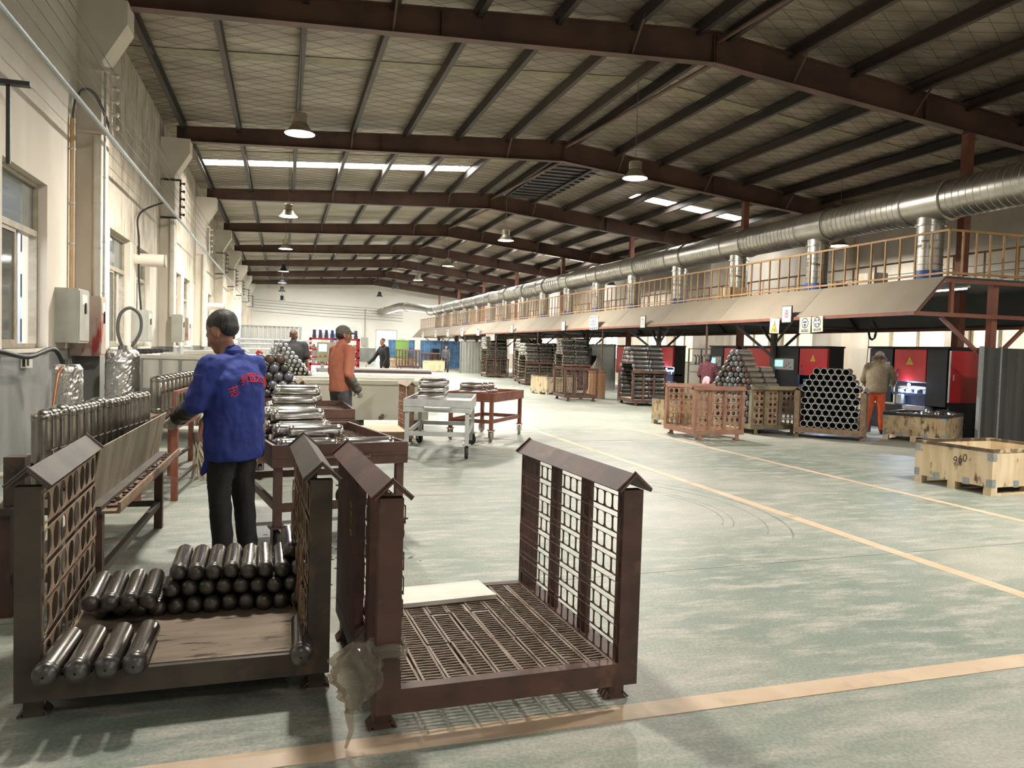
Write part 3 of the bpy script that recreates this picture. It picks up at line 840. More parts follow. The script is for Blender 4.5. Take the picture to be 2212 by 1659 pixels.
# cartons on the deck
for i, (x, y, sx, sy, sz, m, lb) in enumerate([(12.05, 14.05, 0.35, 0.5, 0.26, 'paper_cream', 'pale carton standing on the gallery deck behind the railing'), (12.15, 19.7, 0.5, 0.7, 0.34, 'carton', 'brown carton on the gallery deck beside the third duct drop'), (13.9, 17.6, 0.35, 0.6, 0.42, 'carton', 'brown carton against the rear railing of the gallery')]):
    t = thing('carton', lb, 'box', (x, y, 3.10))
    B().b2((-sx / 2, -sy / 2, 0), (sx / 2, sy / 2, sz)).build('carton_body', m, t)
    B().b2((-sx / 2, -0.002, sz), (0.0, sy / 2, sz + 0.006)).build('flap', m, t)
    B().b2((-sx / 2 - 0.002, -0.03, sz * 0.3), (-sx / 2, 0.03, sz)).build('tape', 'sign_white', t)
# ---------------------------------------------------------------- signs on the hood edge
FX = (PI / 2, 0, -PI / 2)       # text that faces the aisle
def numsign(yc, zc, num, label, w=0.36, h=0.38):
    t = thing('number_sign', label, 'sign', (10.935, yc, zc), 0, 'number signs on the hood')
    B().b2((-0.012, -w / 2, -h / 2), (0.012, w / 2, h / 2)).build('sign_box', 'sign_black', t)
    B().b2((-0.016, -w / 2 + 0.02, -h / 2 + 0.015), (-0.012, w / 2 - 0.02, h / 2 - 0.015)).build('sign_face', 'sign_white', t)
    rg = B()
    K = 28
    for k in range(K):
        a, c = 2 * PI * k / K, 2 * PI * (k + 1) / K
        rg.bar((-0.0165, w * 0.37 * math.cos(a), h * 0.41 * math.sin(a)), (-0.0165, w * 0.37 * math.cos(c), h * 0.41 * math.sin(c)), 0.006, 0.002)
    rg.build('ring', 'sign_black', t)
    text_mesh('numeral', num, 0.26, 'sign_red', t, (-0.0165, 0, 0), FX)
numsign(15.39, 2.50, '8', 'white sign with a ringed number 8 above the yellow warning poster')
numsign(22.80, 2.52, '7', 'white sign with a ringed number 7 right of the lined notice')
numsign(30.15, 2.55, '6', 'white number 6 sign further along the hood edge', 0.4)
numsign(37.6, 2.56, '5', 'small white number sign past the 6 on the hood edge', 0.4)
for i, y in enumerate((44.7, 49.0, 53.5, 58.0, 63.5)):
    t = thing('notice_board', 'pale notice on the far hood edge, %s past the number signs' % ORD[i], 'sign', (10.94, y, 2.55), 0, 'notices on the hood')
    B().b2((-0.012, -0.3, -0.24), (0.012, 0.3, 0.24)).build('board', 'sign_white', t)
    B().b2((-0.014, -0.22, 0.08), (-0.012, 0.22, 0.16)).build('heading', 'sign_red', t)
t = thing('notice_board', 'white notice with rows of printed lines on the hood edge left of the 7', 'sign', (10.935, 26.9, 2.60))
B().b2((-0.012, -0.4, -0.25), (0.012, 0.4, 0.25)).build('board', 'sign_white', t)
for z, w_ in ((0.19, 0.7), (0.1, 0.4), (0.03, 0.6), (-0.05, 0.6), (-0.13, 0.3)):
    B().b2((-0.014, -w_ / 2, z - 0.012), (-0.012, w_ / 2, z + 0.012)).build('print_line', 'sign_black', t)
for u in (-0.28, -0.1, 0.08, 0.26):
    B().b2((-0.014, u - 0.06, -0.23), (-0.012, u + 0.06, -0.17)).build('print_block', 'sign_black', t)
t = thing('notice_board', 'grey framed notice hanging below the hood edge between two far signs', 'sign', (11.0, 42.1, 2.2))
B().b2((-0.012, -0.9, -0.2), (0.012, 0.9, 0.2)).build('board', 'wall_cream', t)
for z in (0.1, 0.0, -0.1):
    B().b2((-0.014, -0.7, z - 0.01), (-0.012, 0.7, z + 0.01)).build('print_line', 'sign_black', t)
def poster(yc, zc, w, h, label, kind, tilt):
    t = thing('safety_poster', label, 'poster', (10.93, yc, zc), 0, 'safety posters on the hood')
    t.rotation_euler = (tilt, 0, 0)
    B().b2((-0.003, -w / 2, -h / 2), (0.003, w / 2, h / 2)).build('sheet', 'paper_cream', t)
    x = -0.005
    if kind == 'warn':
        for sc, m, dx in ((1.0, 'sign_black', 0), (0.76, 'sign_yellow', -0.001)):
            B().prism([(-0.085 * sc, -0.03 - 0.055 * sc), (0.085 * sc, -0.03 - 0.055 * sc), (0.0, -0.03 + 0.15 * sc)], 'x', x + dx, x + dx + 0.001).build('warning_triangle', m, t)
        text_mesh('bolt', '⚡', 0.09, 'sign_black', t, (x - 0.0016, 0, 0.0), FX, 0.0003)
        B().b2((x, -w * 0.36, -h * 0.43), (x + 0.001, w * 0.36, -h * 0.27)).build('caption_bar', 'sign_yellow', t)
        text_mesh('caption', '当心触电', 0.055, 'sign_black', t, (x - 0.0006, 0, -h * 0.355), FX, 0.0003)
    else:
        for r, m, dx in ((0.115, 'sign_navy', 0), (0.092, 'sign_white', -0.0006)):
            B().prism([(r * math.cos(2 * PI * k / 24), 0.045 + r * math.sin(2 * PI * k / 24)) for k in range(24)], 'x', x + dx, x + dx + 0.001).build('disc', m, t)
        if kind == 'mask':
            B().b2((x - 0.002, -0.06, 0.05), (x - 0.001, 0.06, 0.085)).build('goggles', 'sign_navy', t)
            B().prism([(-0.045, 0.03), (0.045, 0.03), (0.02, -0.035), (-0.02, -0.035)], 'x', x - 0.002, x - 0.001).build('mask', 'sign_navy', t)
        else:
            for k in range(4):
                a = PI / 4 + k * PI / 2
                B().prism([(0.012 * math.cos(a), 0.045 + 0.012 * math.sin(a)), (0.085 * math.cos(a - 0.35), 0.045 + 0.085 * math.sin(a - 0.35)), (0.085 * math.cos(a + 0.35), 0.045 + 0.085 * math.sin(a + 0.35))], 'x', x - 0.002, x - 0.001).build('fan_blade', 'sign_navy', t)
        B().b2((x, -w * 0.32, -h * 0.42), (x + 0.001, w * 0.32, -h * 0.26)).build('caption_bar', 'sign_navy', t)
        text_mesh('caption', '必须戴防护面罩' if kind == 'mask' else '注意通风', 0.036 if kind == 'mask' else 0.05, 'sign_white', t, (x - 0.0006, 0, -h * 0.34), FX, 0.0003)
poster(15.84, 2.25, 0.36, 0.34, 'cream poster with a yellow electric warning triangle below the 8', 'warn', 0.04)
poster(14.73, 2.24, 0.38, 0.35, 'cream poster with a dark masked face emblem beside the fan poster', 'mask', 0.0)
poster(14.32, 2.25, 0.36, 0.33, 'cream poster with a dark fan emblem, rightmost on the hood edge', 'fan', -0.06)

# ================================================================== WELDING MACHINES
def machine(label, y0, y1, secs, arc=None, seed=1, dp=0.48, end_door=False):
    t = thing('welding_machine', label, 'machine', (13.0, 0, 0), 0, 'red and black welding machines')
    B().b2((0.07, y0, 1.07), (dp, y1, 1.80)).build('upper_cabinet', 'machine_black', t)
    B().b2((dp - 0.08, y0, 0.0), (dp, y1, 1.07)).build('rear_cabinet', 'machine_black', t)
    B().b2((0.12, y0 + 0.02, 0.0), (dp - 0.08, y1 - 0.02, 0.55)).build('plinth', 'machine_black', t)
    B().b2((0.07, y0, 0.55), (dp - 0.08, y0 + 0.05, 1.07)).build('end_panel', 'machine_black', t)
    if end_door:
        d = B().b2((0.05, y0 - 0.03, 0.70), (dp - 0.03, y0, 1.76)).build('tall_door', 'machine_red', t)
        B().b2((0.02, y0 - 0.025, 0.70), (0.045, y0, 1.76)).build('door_edge', 'sign_white', t)
        B().b2((0.10, y0 - 0.045, 1.15), (0.125, y0 - 0.03, 1.27)).build('door_handle', 'alu_paint', d)
    B().b2((-0.02, y0 - 0.02, 1.80), (dp + 0.02, y1 + 0.02, 1.84)).build('top_trim', 'machine_black', t)
    rr = random.Random(seed)
    for a, c, kind in secs:
        a, c = min(a, c), max(a, c)
        w = c - a
        if kind == 'tall':
            B().b2((0.0, a, 0.66), (0.55, c, 1.80)).build('side_cabinet', 'machine_black', t)
            d = B().b2((-0.025, a + 0.03, 0.70), (0.0, c - 0.05, 1.76)).build('tall_door', 'machine_red', t)
            B().b2((-0.02, c - 0.045, 0.70), (-0.005, c - 0.03, 1.76)).build('door_edge', 'sign_white', t)
            B().b2((-0.035, c - 0.13, 1.15), (-0.025, c - 0.11, 1.27)).build('door_handle', 'alu_paint', d)
        elif kind == 'door':
            d = B().b2((0.0, a + 0.02, 1.09), (0.07, c - 0.02, 1.775)).build('front_door', 'machine_red', t)
            ym = (a + c) / 2
            g = B().prism([(ym - 0.10, 1.45), (ym + 0.10, 1.45), (ym, 1.63)], 'x', -0.004, 0.0).build('warning_sign', 'sign_yellow', d)
            text_mesh('bolt', '⚡', 0.08, 'sign_black', d, (-0.0045, ym, 1.51), FX, 0.0003)
            B().tube([(0, c - 0.14, 1.34), (-0.04, c - 0.15, 1.32), (-0.045, c - 0.16, 1.25), (-0.04, c - 0.15, 1.18), (0, c - 0.14, 1.16)], 0.012, 6).build('door_handle', 'machine_black', d, True)
            # work bed under the raised door
            bed = B().b2((0.0, a, 0.78), (dp - 0.08, c, 0.84)).b2((0.05, a + 0.05, 0.56), (dp - 0.08, c - 0.05, 0.78)).build('work_bed', 'machine_blue', t)
            B().tube([(0.16, a + 0.03, 0.95), (0.16, c - 0.03, 0.95)], 0.05, 12).build('workpiece', 'steel_bright', t, True)
            for k in range(4):
                yy = a + w * (0.12 + 0.25 * k)
                B().b2((0.08, yy - 0.04, 0.84), (0.3, yy + 0.04, 0.91)).build('clamp', 'machine_grey', t)
            B().b2((-0.08, a + w * 0.62, 0.60), (0.05, a + w * 0.78, 0.80)).build('control_plate', 'machine_grey', t)
            B().b2((-0.10, a - 0.1, 0.50), (0.12, a + w * 0.55, 0.58)).build('drip_tray', 'machine_grey', t)
            if arc:
                ya = a + w * arc
                B().lathe([(0.001, -0.03), (0.022, -0.02), (0.03, 0.0), (0.022, 0.02), (0.001, 0.03)], 10, None, (0.05, ya, 1.02)).build('welding_arc', 'arc_glow', t, True)
                ld = bpy.data.lights.new('arc_light', 'POINT'); ld.energy = 32; ld.color = (0.55, 0.72, 1.0); ld.shadow_soft_size = 0.03
                lo = bpy.data.objects.new('arc_light', ld); COL.objects.link(lo); lo.parent = t; lo.location = (0.0, ya, 1.03)
        elif kind == 'panel':
            B().b2((0.0, a + 0.01, 0.60), (0.07, c - 0.01, 1.79)).build('control_section', 'machine_black', t)
            pw = min(0.85, w * 0.78)
            ym = (a + c) / 2
            pn = B().b2((-0.02, ym - pw / 2, 1.20), (0.0, ym + pw / 2, 1.50)).build('control_panel', 'machine_grey', t)
            B().b2((-0.024, ym + 0.02, 1.28), (-0.02, ym + pw / 2 - 0.04, 1.46)).build('screen', 'screen_glow', pn)
            for k in range(4):
                B().lathe([(0.001, 0), (0.016, 0), (0.016, 0.012), (0.001, 0.014)], 10, Matrix.Rotation(-PI / 2, 3, 'Y'), (-0.02, ym - 0.05 - 0.09 * k % (pw / 2 - 0.05) if pw > 0.5 else ym - 0.05, 1.27 + 0.05 * (k % 3))).build('button', 'sign_red' if k == 0 else 'machine_black', pn)
        elif kind == 'red':
            B().b2((0.0, a + 0.02, 0.72), (0.07, c - 0.02, 1.77)).build('red_panel', 'machine_red', t)
        else:
            B().b2((0.0, a + 0.01, 0.60), (0.07, c - 0.01, 1.79)).build('black_panel', 'machine_black', t)
    return t
machine('red and black welding machine with a glowing arc, beside the worker in the hat', 12.88, 15.15, [(15.12, 14.40, 'panel'), (14.37, 13.44, 'door'), (13.44, 12.90, 'black')], 0.55, 1, 0.86, True)
machine('red and black welding machine with lit screen behind the cylinder pyramid', 16.58, 20.45, [(20.42, 20.2, 'black'), (20.18, 18.95, 'red'), (18.95, 17.72, 'panel'), (17.70, 16.58, 'door')], 0.12, 2)
machine('small black and red machine cabinet in front of the woman in maroon', 20.65, 22.2, [(22.18, 21.4, 'panel'), (21.38, 20.68, 'red')], None, 3)
machine('red and black welding machine beyond the second pallet crate of cylinders', 24.64, 29.5, [(29.49, 28.38, 'red'), (28.38, 26.43, 'panel'), (26.43, 24.64, 'door')], 0.3, 4)
machine('far red and black machine partly hidden behind stacked cylinders', 36.0, 39.0, [(39.0, 38.0, 'black'), (38.0, 37.0, 'red'), (37.0, 36.1, 'black')], None, 5)
# corrugated screens
def corr(t, L, h, pitch, m, name='corrugated_sheet', th=0.02, axis='x'):
    n = max(1, int(round(L / pitch)))
    for i in range(n):
        a = L * i / n
        p = L / n
        B().prism([(a, 0), (a + p * 0.42, 0), (a + p * 0.5, -0.035), (a + p * 0.86, -0.035), (a + p * 0.94, 0), (a + p, 0), (a + p, th * 0.3), (a, th * 0.3)], 'z', 0.02, h).build(name, m, t)
t = thing('sheet_screen', 'dark grey corrugated screen at the right edge beside the red machine', 'screen', (12.60, 11.72, 0))
corr(t, 1.9, 1.82, 0.24, 'corrugated_dark')
B().b2((-0.05, -0.05, 0), (0.0, 0.02, 1.84)).build('edge_post', 'galvanised', t)
B().b2((0.40, -0.045, 0), (0.44, 0.0, 1.84)).build('edge_post', 'galvanised', t)
def ascreen(label, x, y0, y1, h, m, rz=PI / 2, pitch=0.3, post='galvanised'):
    t = thing('sheet_screen', label, 'screen', (x, y0, 0), rz)
    corr(t, y1 - y0, h, pitch, m)
    B().b2((-0.05, -0.05, 0), (0.0, 0.03, h + 0.02)).b2((y1 - y0, -0.05, 0), (y1 - y0 + 0.05, 0.03, h + 0.02)).build('edge_post', post, t)
    B().b2((0, -0.045, h), (y1 - y0, 0.02, h + 0.03)).build('top_rail', post, t)
ascreen('grey corrugated screen with hanging work lamp, left of the third machine', 13.1, 29.9, 34.9, 1.86, 'corrugated_grey', PI / 2, 0.62)
ascreen('grey corrugated screen behind the stacked cylinder crates', 14.6, 41.5, 47.0, 1.95, 'corrugated_grey')
ascreen('pale corrugated sheet door standing ajar at the far bay', 10.55, 47.4, 49.2, 1.95, 'sheet_pale', 0.35, 0.22)
ascreen('blue corrugated screen at the far end under the hood', 10.2, 60.0, 64.0, 2.05, 'corrugated_blue', 0.0, 0.4)
ascreen('second blue corrugated screen at the far end beside the green bin', 8.0, 62.0, 64.0, 2.05, 'corrugated_blue', 0.0, 0.4)
ascreen('tall grey corrugated partition at the far left behind the man in black', -1.45, 31.0, 33.1, 2.12, 'corrugated_grey', -0.1, 0.16)
t = thing('green_bin', 'tall green plastic bin near the far blue screens', 'bin', (8.55, 58.5, 0))
B().lathe([(0.001, 0), (0.42, 0.0), (0.46, 0.1), (0.5, 1.9), (0.48, 1.92), (0.001, 1.92)], 20).build('bin_body', 'green_plastic', t, True)
B().lathe([(0.001, 1.92), (0.52, 1.92), (0.54, 1.98), (0.2, 2.1), (0.001, 2.1)], 20).build('bin_lid', 'green_plastic', t, True)

# ================================================================== LEFT WALL SERVICES
tag(B().b2((-14.5, 12, 0), (-13.5, 75, 9.5)).build('neighbour_building', 'outside_wall'), 'pale blue neighbouring building seen through the open left window', 'building')
nb = bpy.data.objects['neighbour_building']
for i, y in enumerate(range(16, 72, 4)):
    for z in (1.2, 3.6, 6.0):
        B().b2((-13.5, y, z), (-13.44, y + 1.7, z + 1.2)).build('far_window', 'outside_dark', nb)
B().b2((-15.0, 11.5, 9.5), (-13.0, 75.5, 9.9)).build('eave', 'outside_dark', nb)
struct(B().b2((-30, -13, -0.25), (XL - 0.31, 80, -0.05)).build('yard_ground', 'dado_grey'))
# five wires on insulator brackets, and the steel conduit below them
WX, WZ = -2.62, [4.78, 4.98, 5.18, 5.38, 5.58]
for k, y in enumerate(RAFT[1:]):
    t = thing('insulator_bracket', 'wall bracket with five wire insulators on the left wall, %s from the viewer' % ORD[k], 'bracket', (-2.62, y - 0.3, 0), 0, 'insulator brackets')
    m = 'wall_cream' if k in (1, 3) else 'rust_dark'
    for z in (4.66, 5.64):
        B().b2((-0.47, -0.025, z), (0.03, 0.025, z + 0.05)).build('arm', m, t)
    B().b2((-0.02, -0.02, 4.71), (0.02, 0.02, 5.64)).build('upright', m, t)
    for z in WZ:
        B().lathe([(0.012, -0.06), (0.035, -0.05), (0.02, -0.02), (0.02, 0.0), (0.038, 0.02), (0.038, 0.04), (0.015, 0.06)], 10, Matrix.Rotation(PI / 2, 3, 'Y'), (0.06, 0, z)).build('insulator', 'porcelain' if k in (1, 3) else 'insulator_dark', t, True)
for i, z in enumerate(WZ):
    tag(B().tube([(WX + 0.07, RAFT[0] - 0.3, z), (WX + 0.07, RAFT[-1] - 0.3, z)], 0.006, 5).build('power_wire', 'cable_grey'), 'bare power wire along the left wall, %s from the bottom' % ORD[i], 'wire', 'left wall power wires')
tag(B().tube([(-2.60, -8.9, 4.60), (-2.60, 60, 4.60)], 0.033, 10).build('steel_conduit', 'galvanised', None, True), 'grey steel conduit pipe running along the left wall under the wires', 'pipe')
for i, z in enumerate((3.55, 3.75, 3.95, 4.15)):
    tag(B().tube([(XR - 0.5, 6, z), (XR - 0.5, 74, z)], 0.012, 5).build('power_wire', 'cable_black'), 'black cable along the right wall behind the gallery, %s from the bottom' % ORD[i], 'wire', 'right wall cables')
for i, z in enumerate((4.05, 4.35, 4.6, 4.85, 5.1)):
    tag(B().tube([(-2.6, YF - 0.4, z + 0.35), (3, YF - 0.4, z + 0.1), (7.6, YF - 0.35, z), (11, YF - 0.4, z - 0.1)], 0.018, 5).build('power_wire', 'cable_grey'), 'wire across the far end wall, %s from the bottom' % ORD[i], 'wire', 'end wall wires')
def vpipe(x, y, z0, z1, r, m, label, clips=(), name='vertical_pipe'):
    t = thing(name, label, 'pipe', (x, y, 0))
    B().tube([(0, 0, z0), (0, 0, z1)], r, 12).build('pipe', m, t, True)
    for z in clips:
        B().lathe([(r + 0.001, -0.014), (r + 0.008, -0.012), (r + 0.008, 0.012), (r + 0.001, 0.014)], 12, None, (0, 0, z)).build('clip', 'alu_paint', t, True)
vpipe(-3.05, 13.25, 2.18, 4.75, 0.036, 'pvc_rust', 'rust-stained conduit pipe above the grey switch box on the left wall', (2.9, 3.5, 4.3))
vpipe(-2.80, 13.66, 2.12, 4.62, 0.055, 'pvc', 'white plastic pipe down the nearest left wall pilaster', (2.9, 3.6))
vpipe(-2.70, 13.68, 1.35, 5.6, 0.018, 'alu_paint', 'thin metal conduit beside the white plastic pipe', (2.2, 3.0, 4.0))
vpipe(-2.80, 22.3, 2.1, 4.65, 0.06, 'pvc', 'white plastic pipe down the second left wall pilaster', (3.0, 3.8))
vpipe(-2.80, 30.95, 1.3, 4.65, 0.06, 'pvc', 'white plastic pipe down the third left wall pilaster', (3.0,))
def cable(pts, r, m, label, name='cable'):
    from mathutils import geometry
    P = [Vector(p) for p in pts]
    out = []
    for i in range(len(P) - 1):
        a, b_, c, d = P[max(i - 1, 0)], P[i], P[i + 1], P[min(i + 2, len(P) - 1)]
        for k in range(6):
            u = k / 6
            out.append(0.5 * ((2 * b_) + (c - a) * u + (2 * a - 5 * b_ + 4 * c - d) * u * u + (3 * b_ - a - 3 * c + d) * u ** 3))
    out.append(P[-1])
    return tag(B().tube(out, r, 8).build(name, m, None, True, sharp=70), label, 'cable')
cable([(-3.05, 13.25, 4.7), (-3.03, 13.3, 5.0), (-2.95, 13.45, 5.25), (-2.8, 13.6, 5.2), (-2.62, 13.75, 4.7)], 0.022, 'cable_grey', 'grey cable looping from the rusty conduit to the wire bracket')
cable([(-2.95, 18.7, 2.1), (-3.0, 18.68, 2.8), (-3.0, 18.66, 3.6), (-3.0, 18.7, 4.2), (-2.6, 19.4, 4.6)], 0.02, 'cable_black', 'black cable down the pier between two left windows')
def sbox(loc, d, m, label, handle=True, doorside='x', name='switch_box'):
    t = thing(name, label, 'electrical box', loc)
    sx, sy, sz = d
    B().b2((0, 0, 0), (sx, sy, sz)).build('box_body', m, t)
    dd = B().b2((sx, 0.02, 0.03), (sx + 0.012, sy - 0.02, sz - 0.03)).build('door', m, t)
    B().b2((sx + 0.012, sy * 0.5, sz * 0.55), (sx + 0.03, sy * 0.6, sz * 0.75)).build('handle', 'cable_black', dd)
    B().b2((sx + 0.012, sy * 0.25, sz * 0.72), (sx + 0.016, sy * 0.75, sz * 0.9)).build('nameplate', 'sign_white', dd)
    B().b2((0.02, -0.004, 0.03), (sx - 0.02, 0.0, sz - 0.03)).build('side_panel', m, t)
    return t
sbox((-3.1, 12.55, 1.42), (0.30, 0.62, 0.78), 'box_grey', 'grey steel switch box on the left wall beside the near window')
sbox((-3.1, 13.35, 1.22), (0.42, 0.36, 0.92), 'box_stained', 'rust and red stained enclosure on the nearest left pilaster')
sbox((-3.1, 18.4, 1.45), (0.32, 0.6, 0.68), 'box_grey', 'grey switch box with cable loop below the second left window')
sbox((-2.76, 22.0, 1.45), (0.25, 0.6, 0.72), 'box_grey', 'pale switch box on the second left pilaster')
sbox((-3.09, 26.0, 1.5), (0.3, 0.8, 0.7), 'box_stained', 'small stained box further along the left wall')
t = thing('wall_socket', 'small white socket on the grey dado below the near window', 'socket', (-3.09, 11.0, 1.10))
B().b2((0, 0, 0), (0.06, 0.26, 0.15)).build('socket_body', 'pvc', t); B().b2((0.06, 0.03, 0.03), (0.066, 0.10, 0.12)).build('socket_face', 'cable_black', t)
B().b2((0.02, -0.003, 0.02), (0.05, 0.0, 0.13)).build('side_plate', 'cable_black', t)
t = thing('exhaust_stub', 'short tan exhaust pipe sticking out from the left wall over a window', 'pipe', (-3.1, 18.75, 3.22))
B().tube([(0, 0, 0), (0.62, 0, 0)], 0.14, 20).build('pipe', 'wall_cream', t, True)
B().lathe([(0.11, 0), (0.145, 0), (0.145, 0.03), (0.11, 0.03)], 20, Matrix.Rotation(PI / 2, 3, 'Y'), (0.60, 0, 0)).build('rim', 'frame_alu', t, True)
t = thing('exhaust_stub', 'small exhaust pipe sticking out further along the left wall', 'pipe', (-3.1, 36.0, 3.0))
B().tube([(0, 0, 0), (0.7, 0, 0)], 0.14, 16).build('pipe', 'wall_cream', t, True)
B().lathe([(0.11, 0), (0.145, 0), (0.145, 0.03), (0.11, 0.03)], 20, Matrix.Rotation(PI / 2, 3, 'Y'), (0.68, 0, 0)).build('rim', 'frame_alu', t, True)
t = thing('window_bracket', 'black bracket arm beside the near left window at the picture edge', 'bracket', (-2.95, 10.05, 3.4))
B().b2((-0.02, -0.02, 0), (0.02, 0.02, 0.86)).build('post', 'cable_black', t)
B().b2((-0.15, -0.05, 0.86), (0.22, 0.05, 0.91)).build('arm', 'cable_black', t)

cc = B()
rr = random.Random(6)
for k in range(7):
    r_ = 0.15 + 0.02 * rr.random()
    cc.tube([(0.03 * rr.uniform(-1, 1), r_ * 0.75 * math.cos(a), -0.2 + (r_ + 0.04) * math.sin(a) + 0.015 * rr.uniform(-1, 1)) for a in [2 * PI * i / 16 for i in range(17)]], 0.009, 5, False)
t = thing('cable_coil', 'coil of black cable hanging from the hood above the worker in the hat', 'cable', (13.15, 15.25, 2.40))
cc.build('coil', 'cable_black', t, True, sharp=80)
B().tube([(0, 0.1, -0.1), (0.02, 0.13, -0.5), (0.05, 0.2, -1.0), (0.05, 0.3, -1.5)], 0.008, 5).build('loose_end', 'cable_black', t, True)
B().tube([(0, 0, 0.0), (0, 0, 0.65)], 0.006, 5).build('hanger_cord', 'cable_black', t)
t = thing('tool_shelf', 'grey open tool shelf between the small cabinet and the third machine', 'shelf', (13.0, 22.45, 0))
for y in (0.0, 1.1):
    B().b2((0, y, 0), (0.04, y + 0.04, 1.75)).build('upright', 'dado_grey', t); B().b2((0.46, y, 0), (0.5, y + 0.04, 1.75)).build('upright', 'dado_grey', t)
for z in (0.5, 0.95, 1.2, 1.72):
    B().b2((0, 0, z), (0.5, 1.14, z + 0.03)).build('shelf_board', 'dado_grey', t)
for i in range(5):
    k = thing('clamp_tool', 'grey clamp standing on the tool shelf, %s from the right' % ORD[i], 'tool', (13.2, 22.6 + 0.2 * i, 1.23), 0, 'clamps on the tool shelf')
    B().b2((-0.06, -0.04, 0), (0.06, 0.04, 0.06)).build('base', 'machine_grey', k)
    B().tube([(0, 0, 0.06), (0, 0, 0.25), (-0.08, 0, 0.3)], 0.02, 6).build('arm', 'steel_dark', k, True)

